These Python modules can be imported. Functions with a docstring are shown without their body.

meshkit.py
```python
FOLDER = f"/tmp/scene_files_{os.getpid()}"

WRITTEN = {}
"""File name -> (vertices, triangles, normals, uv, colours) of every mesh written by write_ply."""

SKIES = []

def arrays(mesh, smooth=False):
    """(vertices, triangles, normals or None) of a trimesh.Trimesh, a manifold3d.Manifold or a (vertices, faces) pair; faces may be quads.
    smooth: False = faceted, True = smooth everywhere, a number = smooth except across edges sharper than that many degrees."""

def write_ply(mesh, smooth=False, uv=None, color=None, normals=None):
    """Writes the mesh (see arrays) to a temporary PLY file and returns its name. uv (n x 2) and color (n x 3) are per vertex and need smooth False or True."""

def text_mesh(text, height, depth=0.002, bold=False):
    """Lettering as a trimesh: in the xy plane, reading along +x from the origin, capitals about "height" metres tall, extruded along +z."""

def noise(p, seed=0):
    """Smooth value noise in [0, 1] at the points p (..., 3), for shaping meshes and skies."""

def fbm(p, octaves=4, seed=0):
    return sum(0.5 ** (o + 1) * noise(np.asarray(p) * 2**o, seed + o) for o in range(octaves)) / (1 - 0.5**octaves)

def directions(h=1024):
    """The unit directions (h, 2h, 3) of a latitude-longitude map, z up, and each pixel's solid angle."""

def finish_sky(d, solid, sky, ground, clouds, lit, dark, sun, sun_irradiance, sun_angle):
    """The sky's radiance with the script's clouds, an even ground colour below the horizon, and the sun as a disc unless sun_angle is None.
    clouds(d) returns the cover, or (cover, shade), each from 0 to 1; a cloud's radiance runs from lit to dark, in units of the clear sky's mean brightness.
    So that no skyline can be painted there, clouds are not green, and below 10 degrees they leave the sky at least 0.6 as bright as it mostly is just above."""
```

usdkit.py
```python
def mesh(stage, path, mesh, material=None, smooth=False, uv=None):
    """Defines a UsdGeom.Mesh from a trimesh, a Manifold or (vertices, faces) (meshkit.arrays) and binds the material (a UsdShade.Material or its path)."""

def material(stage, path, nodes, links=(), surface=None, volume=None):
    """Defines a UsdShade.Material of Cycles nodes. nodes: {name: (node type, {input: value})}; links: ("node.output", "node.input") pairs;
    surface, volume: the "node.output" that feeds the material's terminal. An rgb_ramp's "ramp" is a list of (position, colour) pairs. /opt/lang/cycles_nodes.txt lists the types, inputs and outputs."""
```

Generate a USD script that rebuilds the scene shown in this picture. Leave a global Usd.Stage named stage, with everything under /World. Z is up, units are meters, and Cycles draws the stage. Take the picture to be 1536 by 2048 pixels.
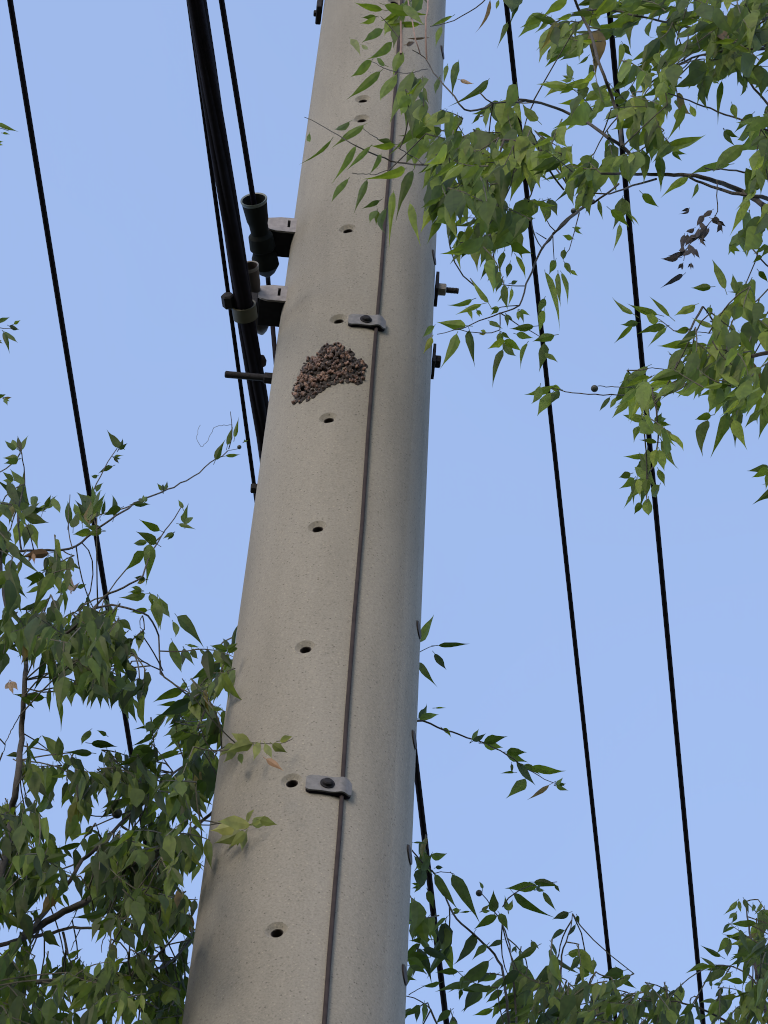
import math, random
import numpy as np, trimesh, manifold3d as m3, usdkit, meshkit
from pxr import Usd, UsdGeom, UsdLux, UsdShade, Gf, Sdf

stage = Usd.Stage.CreateInMemory()
UsdGeom.SetStageUpAxis(stage, UsdGeom.Tokens.z)
UsdGeom.SetStageMetersPerUnit(stage, 1.0)
UsdGeom.Xform.Define(stage, '/World')
UsdGeom.Scope.Define(stage, '/World/Looks')
LK = '/World/Looks/'
rng = np.random.default_rng(7)

# ------------------------------------------------------------------ camera
EYE = np.array([0.0, 0.0, 1.6])
ELEV, ROLL, YAW, FPX, PW, PH = 0.989198, 0.069988, 0.022886, 7000.0, 1536.0, 2048.0
_cy, _sy = math.cos(YAW), math.sin(YAW)
FWD = np.array([_sy * math.cos(ELEV), _cy * math.cos(ELEV), math.sin(ELEV)])
_r = np.array([_cy, -_sy, 0.0]); _u = np.cross(_r, FWD)
RT = _r * math.cos(ROLL) + _u * math.sin(ROLL)
UP = -_r * math.sin(ROLL) + _u * math.cos(ROLL)
cam = UsdGeom.Camera.Define(stage, '/World/camera')
M = Gf.Matrix4d(*RT, 0, *UP, 0, *(-FWD), 0, *EYE, 1)
cam.AddTransformOp().Set(M)
cam.CreateHorizontalApertureAttr(36.0)
cam.CreateVerticalApertureAttr(48.0)
cam.CreateFocalLengthAttr(36.0 * FPX / PW)
cam.CreateClippingRangeAttr(Gf.Vec2f(0.05, 5000))
cam.CreateExposureAttr(0.5)

# ------------------------------------------------------------------ sky and sun
SUN = np.array([-0.46, -0.76, 0.45]); SUN /= np.linalg.norm(SUN)
SUN_EL, SUN_ROT = math.asin(SUN[2]), math.atan2(SUN[0], SUN[1])
sky_m = usdkit.material(stage, LK + 'sky_light', {
    's': ('sky_texture', {'sky_type': 'single_scattering', 'sun_disc': False, 'sun_elevation': SUN_EL,
                          'sun_rotation': SUN_ROT, 'air_density': 1.0, 'aerosol_density': 2.0, 'ozone_density': 1.0}),
    'tc': ('texture_coordinate', {}), 'n': ('noise_texture', {'scale': 1.6, 'detail': 4.0, 'roughness': 0.5}),
    'nr': ('rgb_ramp', {'ramp': [(0.3, (1.30, 1.78, 3.05)), (0.7, (1.62, 2.12, 3.45))]}),     # even pale blue added to brighten the sky, not a cloud
    'v': ('mix_color', {'blend_type': 'add', 'fac': 1.0}),
    'b': ('background_shader', {'strength': 0.12})},
    [('tc.generated', 'n.vector'), ('n.fac', 'nr.fac'), ('s.color', 'v.a'), ('nr.color', 'v.b'), ('v.result', 'b.color')], surface='b.background')
sky = UsdLux.DomeLight.Define(stage, '/World/sky')
UsdShade.MaterialBindingAPI.Apply(sky.GetPrim()).Bind(sky_m)
sun = UsdLux.DistantLight.Define(stage, '/World/sun')
sun.CreateNormalizeAttr(True); sun.CreateIntensityAttr(0.14); sun.CreateAngleAttr(15.0)
sun.CreateColorAttr(Gf.Vec3f(1.0, 0.83, 0.62))
_a = np.cross(SUN, [0, 0, 1.0]); _a /= np.linalg.norm(_a); _b = np.cross(SUN, _a)
sun.AddTransformOp().Set(Gf.Matrix4d(*_a, 0, *_b, 0, *SUN, 0, 0, 0, 20, 1))


# ------------------------------------------------------------------ helpers
def data(p, label=None, cat=None, group=None, kind=None):
    for k, v in (('label', label), ('category', cat), ('group', group), ('kind', kind)):
        if v:
            p.SetCustomDataByKey(k, v)
    return p


used = {}


def fresh(parent, name):
    n = used.get((parent, name), 0); used[(parent, name)] = n + 1
    return f'{parent}/{name}' if n == 0 else f'{parent}/{name}_{n:03d}'


def thing(name, loc, label, cat, group=None):
    path = fresh('/World', name)
    x = UsdGeom.Xform.Define(stage, path)
    x.AddTranslateOp().Set(Gf.Vec3d(*map(float, loc)))
    data(x.GetPrim(), label, cat, group)
    x.loc = np.asarray(loc, float)
    return x


def obj(name, mesh, mat, parent=None, smooth=False, label=None, cat=None, group=None, kind=None):
    """one Mesh; MESH is given in world coordinates and stored relative to its thing"""
    v, f, _ = meshkit.arrays(mesh)
    if parent is not None:
        v = v - parent.loc
    path = fresh('/World' if parent is None else str(parent.GetPath()), name)
    m = usdkit.mesh(stage, path, trimesh.Trimesh(v, f, process=False), mat, smooth=smooth)
    m.CreateDoubleSidedAttr(True)
    m.loc = np.zeros(3) if parent is None else parent.loc
    data(m.GetPrim(), label, cat, group, kind)
    return m


def at(px, py, Y):
    """the point at northing Y that the photograph shows at (px, py)"""
    d = FWD + RT * ((px - PW / 2) / FPX) - UP * ((py - PH / 2) / FPX)
    return EYE + d * (Y / d[1])


def at_z(px, py, z):
    d = FWD + RT * ((px - PW / 2) / FPX) - UP * ((py - PH / 2) / FPX)
    return EYE + d * ((z - EYE[2]) / d[2])


def project(p):
    q = np.asarray(p) - EYE; d = q @ FWD
    return np.array([PW / 2 + FPX * (q @ RT) / d, PH / 2 - FPX * (q @ UP) / d])


def tube(pts, radii, sides=8, cap=True):
    pts = np.asarray(pts, float); n = len(pts)
    radii = np.broadcast_to(np.asarray(radii, float), (n,))
    t = np.gradient(pts, axis=0); t /= np.linalg.norm(t, axis=1, keepdims=True)
    a = np.cross(t[0], [0.31, 0.2, 0.93]); a /= np.linalg.norm(a)
    ang = np.arange(sides) * 2 * math.pi / sides
    rings = []
    for i in range(n):
        a = a - t[i] * (a @ t[i]); a /= np.linalg.norm(a)
        b = np.cross(t[i], a)
        rings.append(pts[i] + radii[i] * (np.cos(ang)[:, None] * a + np.sin(ang)[:, None] * b))
    v = np.vstack(rings); f = []
    for i in range(n - 1):
        for k in range(sides):
            p, q = i * sides + k, i * sides + (k + 1) % sides
            f += [[p, q, q + sides], [p, q + sides, p + sides]]
    if cap:
        v = np.vstack([v, pts[0], pts[-1]]); c0, c1 = len(v) - 2, len(v) - 1
        for k in range(sides):
            f += [[c0, (k + 1) % sides, k], [c1, (n - 1) * sides + k, (n - 1) * sides + (k + 1) % sides]]
    return v, np.array(f)


def join(parts):
    V, F, o = [], [], 0
    for v, f in parts:
        V.append(v); F.append(np.asarray(f) + o); o += len(v)
    return np.vstack(V), np.vstack(F)


def vf(m):
    v, f, _ = meshkit.arrays(m)
    return v, f


def lathe(profile, p0, axis, sides=36):
    """profile: (along axis, radius) pairs from the point p0"""
    axis = np.asarray(axis, float) / np.linalg.norm(axis)
    a = np.cross(axis, [0.0, 0.1, 1.0]); a /= np.linalg.norm(a); b = np.cross(axis, a)
    ang = np.arange(sides) * 2 * math.pi / sides
    v, f = [], []
    for s, r in profile:
        v.append(p0 + axis * s + r * (np.cos(ang)[:, None] * a + np.sin(ang)[:, None] * b))
    for i in range(len(profile) - 1):
        for k in range(sides):
            p, q = i * sides + k, i * sides + (k + 1) % sides
            f += [[p, q, q + sides], [p, q + sides, p + sides]]
    return np.vstack(v), np.array(f)


def frame_box(c, ex, ey, ez, sx, sy, sz, bevel=0.002):
    """a bevelled box: the hull of eight little spheres' corner boxes; axes ex, ey, ez, full sizes"""
    pts = []
    for i in (-1, 1):
        for j in (-1, 1):
            for k in (-1, 1):
                h = np.array([i * sx / 2, j * sy / 2, k * sz / 2])
                for d in range(3):
                    g = h.copy()
                    for e in range(3):
                        if e != d:
                            g[e] -= math.copysign(bevel, g[e])
                    pts.append(g)
    hull = trimesh.convex.convex_hull(np.array(pts))
    v = hull.vertices @ np.stack([ex, ey, ez]) + c
    return v, hull.faces


# ------------------------------------------------------------------ materials
def simple(name, color, rough=0.6, metal=0.0, var=0.25, scale=30.0, bump=0.0, spec=0.5):
    c = np.array(color)
    nodes = {'g': ('geometry', {}), 'n': ('noise_texture', {'scale': scale, 'detail': 5.0, 'roughness': 0.6}),
             'r': ('rgb_ramp', {'ramp': [(0.25, tuple(c * (1 - var))), (0.75, tuple(np.minimum(c * (1 + var), 1)))]}),
             'p': ('principled_bsdf', {'roughness': rough, 'metallic': metal, 'specular_ior_level': spec})}
    links = [('g.position', 'n.vector'), ('n.fac', 'r.fac'), ('r.color', 'p.base_color')]
    if bump:
        nodes['b'] = ('bump', {'strength': bump, 'distance': 0.002})
        links += [('n.fac', 'b.height'), ('b.normal', 'p.normal')]
    return usdkit.material(stage, LK + name, nodes, links, surface='p.BSDF')


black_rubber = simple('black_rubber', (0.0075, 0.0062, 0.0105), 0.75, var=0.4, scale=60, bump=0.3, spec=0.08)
dark_steel = simple('dark_steel', (0.012, 0.012, 0.015), 0.7, 0.0, var=0.4, scale=70, bump=0.3, spec=0.15)
galvanised = simple('galvanised', (0.155, 0.145, 0.145), 0.6, 0.15, var=0.35, scale=60, bump=0.2)
clamp_grey = simple('clamp_grey', (0.10, 0.10, 0.104), 0.6, 0.1, var=0.35, scale=90, bump=0.25)
porcelain_dark = simple('porcelain_dark', (0.007, 0.009, 0.009), 0.7, var=0.3, scale=50, spec=0.08)
rim_pale = simple('rim_pale', (0.07, 0.09, 0.088), 0.5, var=0.15, scale=50)
ring_pale = simple('ring_pale', (0.10, 0.095, 0.095), 0.5, var=0.15, scale=50)
brown_cap = simple('brown_cap', (0.018, 0.013, 0.013), 0.5, var=0.3, scale=50)
olive = simple('olive', (0.034, 0.034, 0.020), 0.6, var=0.25, scale=60)
cable_grey = simple('cable_grey', (0.032, 0.026, 0.027), 0.8, var=0.3, scale=40, spec=0.1)
bark = simple('bark', (0.035, 0.031, 0.027), 0.85, var=0.5, scale=60, bump=0.8)
bark_trunk = simple('bark_trunk', (0.14, 0.125, 0.105), 0.9, var=0.4, scale=25, bump=1.0)
twig_green = simple('twig_green', (0.055, 0.050, 0.032), 0.8, var=0.4, scale=80)
twig_red = simple('twig_red', (0.20, 0.135, 0.115), 0.8, var=0.25, scale=80)
nest_dark = simple('nest_dark', (0.012, 0.008, 0.007), 0.9, var=0.5, scale=120, bump=0.6)
berry_mat = simple('berry', (0.018, 0.024, 0.020), 0.5, var=0.3, scale=90)
rust_shade = simple('rust_shade', (0.014, 0.009, 0.007), 0.8, var=0.4, scale=90)  # rust brown kept very dark to paint the shade in the bolt holes
grass = simple('grass_ground', (0.10, 0.10, 0.06), 0.95, var=0.45, scale=2.0)


def leaf_material(name, lo, hi, trans, mixf=0.42):
    return usdkit.material(stage, LK + name, {
        'at': ('attribute', {'attribute': 'tone'}), 'g': ('geometry', {}),
        'r': ('rgb_ramp', {'ramp': [(0.0, lo), (0.75, hi), (0.93, tuple(np.array(hi) * [1.35, 1.25, 1.1])), (0.988, tuple(np.array(hi) * [1.4, 1.25, 1.0])), (0.994, (0.085, 0.055, 0.024)), (1.0, (0.10, 0.07, 0.03))]}),
        'n': ('noise_texture', {'scale': 55.0, 'detail': 4.0}),
        'nr': ('rgb_ramp', {'ramp': [(0.3, (0.75, 0.75, 0.75)), (0.7, (1.2, 1.2, 1.15))]}),
        'mu': ('mix_color', {'blend_type': 'multiply', 'fac': 1.0}),
        'tm': ('mix_color', {'blend_type': 'multiply', 'fac': 1.0, 'b': trans}),
        'p': ('principled_bsdf', {'roughness': 0.5, 'specular_ior_level': 0.22}),
        't': ('translucent_bsdf', {}), 'm': ('mix_closure', {'fac': mixf})},
        [('at.fac', 'r.fac'),
         ('g.position', 'n.vector'), ('n.fac', 'nr.fac'), ('r.color', 'mu.a'), ('nr.color', 'mu.b'), ('mu.result', 'p.base_color'),
         ('mu.result', 'tm.a'), ('tm.result', 't.color'), ('p.BSDF', 'm.closure1'), ('t.BSDF', 'm.closure2')],
        surface='m.closure')


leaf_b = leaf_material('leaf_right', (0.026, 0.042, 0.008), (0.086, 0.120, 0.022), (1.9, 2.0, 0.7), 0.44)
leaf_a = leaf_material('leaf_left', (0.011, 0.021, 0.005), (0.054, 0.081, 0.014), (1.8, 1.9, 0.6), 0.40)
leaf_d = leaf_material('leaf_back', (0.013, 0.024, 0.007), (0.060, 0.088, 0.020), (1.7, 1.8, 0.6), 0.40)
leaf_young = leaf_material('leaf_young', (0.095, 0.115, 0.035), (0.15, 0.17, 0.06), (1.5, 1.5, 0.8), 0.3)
leaf_dead = simple('leaf_dead', (0.012, 0.010, 0.012), 0.8, var=0.4, scale=60)
leaf_brown = simple('leaf_brown', (0.17, 0.10, 0.055), 0.7, var=0.3, scale=60)
leaf_tan = simple('leaf_tan', (0.22, 0.16, 0.11), 0.7, var=0.25, scale=60)

concrete = usdkit.material(stage, LK + 'concrete', {
    'g': ('geometry', {}),
    'mp': ('mapping', {'scale': (1.3, 1.3, 0.22)}),
    'big': ('noise_texture', {'scale': 4.5, 'detail': 5.0, 'roughness': 0.6}),
    'bigr': ('rgb_ramp', {'ramp': [(0.30, (0.147, 0.140, 0.122)), (0.50, (0.180, 0.171, 0.149)), (0.72, (0.206, 0.196, 0.173))]}),
    'mid': ('noise_texture', {'scale': 210.0, 'detail': 6.0, 'roughness': 0.75}),
    'midr': ('rgb_ramp', {'ramp': [(0.28, (0.70, 0.70, 0.71)), (0.5, (1, 1, 1)), (0.72, (1.24, 1.23, 1.21))]}),
    'sp': ('voronoi_texture', {'scale': 96.0, 'feature': 'f1'}),
    'spr': ('rgb_ramp', {'ramp': [(0.0, (0.36, 0.35, 0.34)), (0.12, (0.55, 0.54, 0.53)), (0.25, (1, 1, 1)), (1.0, (1, 1, 1))]}),
    'sm': ('noise_texture', {'scale': 55.0, 'detail': 2.0}),
    'smr': ('rgb_ramp', {'ramp': [(0.40, (0.1, 0.1, 0.1)), (0.60, (1, 1, 1))]}),
    'lt': ('voronoi_texture', {'scale': 88.0, 'feature': 'f1'}),
    'ltr': ('rgb_ramp', {'ramp': [(0.0, (1.7, 1.60, 1.45)), (0.10, (1.4, 1.35, 1.25)), (0.20, (1, 1, 1)), (1, (1, 1, 1))]}),
    'm1': ('mix_color', {'blend_type': 'multiply', 'fac': 1.0}),
    'm2': ('mix_color', {'blend_type': 'multiply', 'fac': 1.0}),
    'm3': ('mix_color', {'blend_type': 'multiply', 'fac': 0.62}),
    'hm': ('mix_color', {'blend_type': 'multiply', 'fac': 1.0}),
    'b': ('bump', {'strength': 0.25, 'distance': 0.0015}),
    'p': ('principled_bsdf', {'roughness': 0.88, 'specular_ior_level': 0.25})},
    [('g.position', 'mp.vector'), ('mp.vector', 'big.vector'), ('g.position', 'mid.vector'), ('g.position', 'sp.vector'),
     ('g.position', 'lt.vector'), ('g.position', 'sm.vector'), ('big.fac', 'bigr.fac'), ('mid.fac', 'midr.fac'),
     ('sp.distance', 'spr.fac'), ('lt.distance', 'ltr.fac'), ('sm.fac', 'smr.fac'),
     ('bigr.color', 'm1.a'), ('midr.color', 'm1.b'), ('m1.result', 'm2.a'), ('spr.color', 'm2.b'), ('smr.color', 'm2.fac'),
     ('m2.result', 'm3.a'), ('ltr.color', 'm3.b'), ('m3.result', 'p.base_color'),
     ('midr.color', 'hm.a'), ('spr.color', 'hm.b'), ('hm.result', 'b.height'), ('b.normal', 'p.normal')], surface='p.BSDF')

nest_tones = [simple('insect_dark', (0.026, 0.014, 0.010), 0.6, var=0.6, scale=200), simple('insect_brown', (0.085, 0.046, 0.034), 0.6, var=0.6, scale=200),
              simple('insect_tan', (0.165, 0.098, 0.072), 0.6, var=0.5, scale=200)]

# ------------------------------------------------------------------ ground
gv, gf = [], []
R = [0, 4, 12, 40, 150, 600, 3000]
for i, r in enumerate(R):
    for k in range(48):
        a = 2 * math.pi * k / 48
        gv.append([r * math.cos(a), r * math.sin(a), 0.0])
for i in range(len(R) - 1):
    for k in range(48):
        p, q = i * 48 + k, i * 48 + (k + 1) % 48
        if i:
            gf.append([p, q + 48, q])
        gf.append([p, p + 48, q + 48])
obj('ground', (np.array(gv), np.array(gf)), grass, kind='structure')

# ------------------------------------------------------------------ the concrete pole
PX, PY = 0.0, 4.362852
ZREF = 1.6 + 4.917822
TOP = 14.6


def rad(z):
    return (0.410288 - 0.013266 * (z - ZREF)) / 2


def on_pole(phi, z, out=0.0):
    r = rad(z) + out
    return np.array([PX + r * math.sin(phi), PY - r * math.cos(phi), z])


def pole_hit(px, py):
    """(phi, z) where the photograph's (px, py) lies on the pole's face"""
    d = FWD + RT * ((px - PW / 2) / FPX) - UP * ((py - PH / 2) / FPX); d /= np.linalg.norm(d)
    ss = np.arange(5.0, 16.0, 0.0015)
    p = EYE + d * ss[:, None]
    k = np.nonzero(np.hypot(p[:, 0] - PX, p[:, 1] - PY) <= rad(p[:, 2]))[0]
    if not len(k):
        return None
    p = p[k[0]]
    return math.atan2(p[0] - PX, PY - p[1]), p[2]


def pole_row(phi, py):
    """height of the point of the pole's side PHI that stands in picture row PY"""
    zz = np.linspace(4, 14, 3001)
    rows = np.array([project(on_pole(phi, z))[1] for z in zz[::20]])
    return float(np.interp(-py, -rows, zz[::20]))


shaft = m3.Manifold.revolve(m3.CrossSection([[(0, -0.3), (rad(-0.3), -0.3), (rad(TOP), TOP), (rad(TOP) - 0.01, TOP + 0.012), (0, TOP + 0.012)]]), 160).translate((PX, PY, 0))
hole_spots = [(-0.2356, ZREF + 0.45 * k) for k in range(-10, 7)]
for q in ((723, 237), (725, 198), (790, 2)):
    hole_spots.append(pole_hit(*q))
for q in ((828, 1710), (818, 1950), (858, 515), (878, 105), (838, 1480), (846, 1260)):
    hole_spots.append((1.30, pole_row(1.30, q[1])))
cuts = []
for phi, z in hole_spots:
    ax = np.array([math.sin(phi), -math.cos(phi), 0])
    # countersink: a shallow cone with a drilled hole in its bottom; cylinder axis z -> ax
    c = m3.Manifold.cylinder(0.0090, 0.0140, 0.0238, 32).translate((0, 0, -0.0080))
    d = m3.Manifold.cylinder(0.079, 0.0122, 0.0122, 24).translate((0, 0, -0.085))
    e1 = np.array([math.cos(phi), math.sin(phi), 0]); e2 = np.cross(ax, e1)
    p = on_pole(phi, z)
    T = np.stack([e1, e2, ax, p], axis=1)
    cuts.append((c + d).transform(T))
shaft = shaft - m3.Manifold.batch_boolean(cuts, m3.OpType.Add)
pole = thing('utility_pole', (PX, PY, 0), 'tall tapered beige concrete utility pole with a column of bolt holes', 'utility pole')
obj('shaft', shaft, concrete, pole, smooth=25)
for phi, z in hole_spots:
    if 6.0 < z < 11.5:
        ax = np.array([-math.sin(phi), math.cos(phi), 0])
        if phi > 1.2:
            obj('shade_disc', lathe([(0.0040, 0.0205), (-0.0025, 0.0195), (-0.0025, 0.0001)], on_pole(phi, z), ax, 20), rust_shade, pole)  # added dark disc that paints the shade of a hole seen edge-on
            continue
        obj('shade_lining', lathe([(0.0092, 0.0121), (0.0092, 0.0108), (0.060, 0.0098), (0.062, 0.0001)], on_pole(phi, z), ax, 20), rust_shade, pole, smooth=40)  # dark lining added so that the drilled hole looks shaded inside
CAB = [pole_hit(*q) for q in ((650, 2040), (693, 1400), (736, 860), (783, 270))]
PHI_C = float(np.mean([c[0] for c in CAB]))

# ------------------------------------------------------------------ earth cable down the pole's face
zs = np.linspace(0.05, 13.5, 260)
wob = 0.010 * np.interp(zs, np.linspace(0, 14, 40), rng.uniform(-1, 1, 40))
cp = [on_pole(PHI_C + w, z, 0.0045) for z, w in zip(zs, wob)]
cab_t = thing('ground_cable', on_pole(PHI_C, 0.05, 0.0052), 'thin grey cable running straight down the face of the concrete pole', 'cable')
obj('cable', tube(cp, 0.0045, 10), cable_grey, cab_t, smooth=40)


def cable_clamp(c0, c1, label):
    """a saddle bent over the cable: thin plate that follows the pole, a hump over the cable, a screw with a washer"""
    (pa, za), (pb, zb) = pole_hit(*c0), pole_hit(*c1)
    n, hgt = 22, 0.046
    rows = np.linspace(-0.5, 0.5, 7)

    def layer(o0, o1, grow):
        V, F = [], []
        for i in range(n + 1):
            u = i / n
            phi = pa + (pb - pa) * u; z = za + (zb - za) * u
            hump = 0.0075 * math.exp(-((phi - PHI_C) / 0.06) ** 2)
            edge = 0.5 - 0.13 * max(0, abs(2 * u - 1) - 0.85) / 0.15
            for r_ in rows:
                zz = z + r_ * hgt * 2 * edge * grow - (grow - 1) * 0.01
                for out in (o0 + hump * (o0 > 0.005), o1 + hump):
                    V.append(on_pole(phi, zz, out))
        m = len(rows)
        idx = lambda i, j, k: (i * m + j) * 2 + k
        for i in range(n):
            for j in range(m - 1):
                F += [[idx(i, j, 1), idx(i + 1, j, 1), idx(i + 1, j + 1, 1)], [idx(i, j, 1), idx(i + 1, j + 1, 1), idx(i, j + 1, 1)]]
                F += [[idx(i, j, 0), idx(i + 1, j + 1, 0), idx(i + 1, j, 0)], [idx(i, j, 0), idx(i, j + 1, 0), idx(i + 1, j + 1, 0)]]
            for j, s in ((0, 1), (m - 1, -1)):
                q = [idx(i, j, 0), idx(i + 1, j, 0), idx(i + 1, j, 1), idx(i, j, 1)]
                q = q if s > 0 else q[::-1]
                F += [[q[0], q[1], q[2]], [q[0], q[2], q[3]]]
        for i, s in ((0, -1), (n, 1)):
            for j in range(m - 1):
                q = [idx(i, j, 0), idx(i, j + 1, 0), idx(i, j + 1, 1), idx(i, j, 1)]
                q = q if s < 0 else q[::-1]
                F += [[q[0], q[1], q[2]], [q[0], q[2], q[3]]]
        return np.array(V), np.array(F)
    phm, zm = pa + (pb - pa) * 0.46, za + (zb - za) * 0.46
    t = thing('cable_clamp', on_pole(phm, zm, 0), label, 'cable clamp', 'clamps along the cable on the pole')
    obj('saddle', layer(0.0062, 0.0098, 1.0), clamp_grey, t, smooth=35)
    obj('under_shade', layer(0.0010, 0.0060, 1.03), black_rubber, t, smooth=35)  # dark layer added to paint the shade under the saddle
    ax = np.array([math.sin(phm), -math.cos(phm), 0])
    p = on_pole(phm, zm, 0.0088)
    obj('screw', lathe([(0, 0.0001), (0, 0.0145), (0.003, 0.0145), (0.003, 0.0105), (0.008, 0.0098), (0.010, 0.007), (0.010, 0.0001)], p, ax, 20), dark_steel, t, smooth=30)


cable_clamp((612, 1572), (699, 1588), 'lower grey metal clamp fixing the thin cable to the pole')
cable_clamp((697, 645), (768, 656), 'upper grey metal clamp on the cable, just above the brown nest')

# ------------------------------------------------------------------ insect nest on the pole
outl = np.array([(185, 1330), (190, 1120), (260, 960), (300, 870), (380, 760), (450, 740), (530, 640), (560, 590), (640, 590), (720, 545), (800, 600), (860, 650), (920, 680),
                 (920, 740), (1000, 780), (1100, 830), (1080, 950), (1010, 1080), (930, 1040), (860, 1060), (760, 1060), (640, 1090), (540, 1150), (440, 1250), (330, 1300)]) / 6.4 + [560, 600]
from shapely.geometry import Polygon, Point
poly = Polygon(outl)
nz = [pole_hit(*q) for q in outl]
cen = pole_hit(656, 750)
nest = thing('insect_nest', on_pole(*cen), 'dark brown lumpy insect cluster stuck on the pole below the upper clamp', 'insect nest')
x0, y0, x1, y1 = poly.bounds
crust, lumps = [], []
ico = trimesh.creation.icosphere(subdivisions=1); ico2 = trimesh.creation.icosphere(subdivisions=2)
tries = 0
spots = [np.array(q) for q in ((591.0, 805.0), (596.5, 800.5), (594.0, 793.0), (602.0, 803.0), (704.0, 709.0), (719.0, 723.0), (714.0, 767.0), (724.0, 757.0), (617.0, 720.0))]
while len(spots) < 300 and tries < 9000:
    tries += 1
    q = np.array([rng.uniform(x0, x1), rng.uniform(y0, y1)])
    if not poly.contains(Point(q)) or any(np.hypot(*(q - s)) < 6.6 for s in spots):
        continue
    spots.append(q)
for q in spots:
    phi, z = pole_hit(*q)
    edge = min(1.0, poly.exterior.distance(Point(q)) / 22)
    ax = np.array([math.sin(phi), -math.cos(phi), 0]); e1 = np.array([math.cos(phi), math.sin(phi), 0]); e2 = np.array([0, 0, 1.0])
    B = np.stack([e1, e2, ax])
    crust.append((ico.vertices * [0.0065, 0.010, 0.002 + 0.004 * edge] @ B + on_pole(phi, z, 0.001), ico.faces))
    for rep in range(2 if edge > 0.5 and rng.random() < 0.45 else 1):
        a = rng.uniform(0, 2 * math.pi); ca, sa = math.cos(a), math.sin(a)
        tilt = rng.normal(0, 0.2)
        Rm = np.array([[ca, sa, tilt], [-sa, ca, rng.normal(0, 0.2)], [0, 0, 1]])
        size = rng.uniform(0.6, 1.25) * (0.72 if edge < 0.2 else 1)
        v = ico2.vertices * np.array([0.0072, 0.0048, 0.0046]) * size
        v[:, 2] += 0.002 * np.sin(v[:, 0] * 700)
        v = v * (1 + 0.035 * rng.standard_normal((len(v), 1)))
        off = on_pole(phi, z, 0.0035 + 0.006 * edge * rng.uniform(0.3, 1) + 0.005 * rep) + e1 * rng.normal(0, 0.0025) + e2 * rng.normal(0, 0.004)
        lumps.append((v @ Rm @ B + off, ico2.faces))
obj('crust', join(crust), nest_dark, nest, smooth=60)
tone = rng.choice(3, len(lumps), p=[0.36, 0.36, 0.28])
for k in range(3):
    obj('insects', join([l for l, t in zip(lumps, tone) if t == k]), nest_tones[k], nest, smooth=True, kind='stuff')

# ------------------------------------------------------------------ wires
def wire_points(a, b, z, before=30.0, after=45.0, n=60, sag=0.0):
    p, q = at_z(*a, z), at_z(*b, z)
    d = (q - p) / np.linalg.norm(q - p); L = np.linalg.norm(q - p)
    s = np.concatenate([np.linspace(-before, 0, 14)[:-1], np.linspace(0, L, n), np.linspace(L, L + after, 20)[1:]])
    pts = p + d * s[:, None]
    mid = L / 2
    pts[:, 2] += sag * (np.abs(s - mid) / 30.0) ** 2
    return pts, d


def wire(name, a, b, z, r, label, group=None, **k):
    pts, d = wire_points(a, b, z, **k)
    o = obj(name, tube(pts, r, 10), black_rubber, smooth=50, label=label, cat='wire', group='black overhead wires')
    return pts, d


wire('overhead_wire', (20, 0), (258, 1480), 9.3, 0.0072, 'black wire alone at the far left of the sky')
wire('overhead_wire', (1012, 0), (1225, 1985), 9.9, 0.0070, 'black wire first to the right of the pole, crossing the open sky')
wire('overhead_wire', (1217, 0), (1402, 1995), 9.9, 0.0078, 'rightmost black wire, passing behind the right-hand tree')
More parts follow.
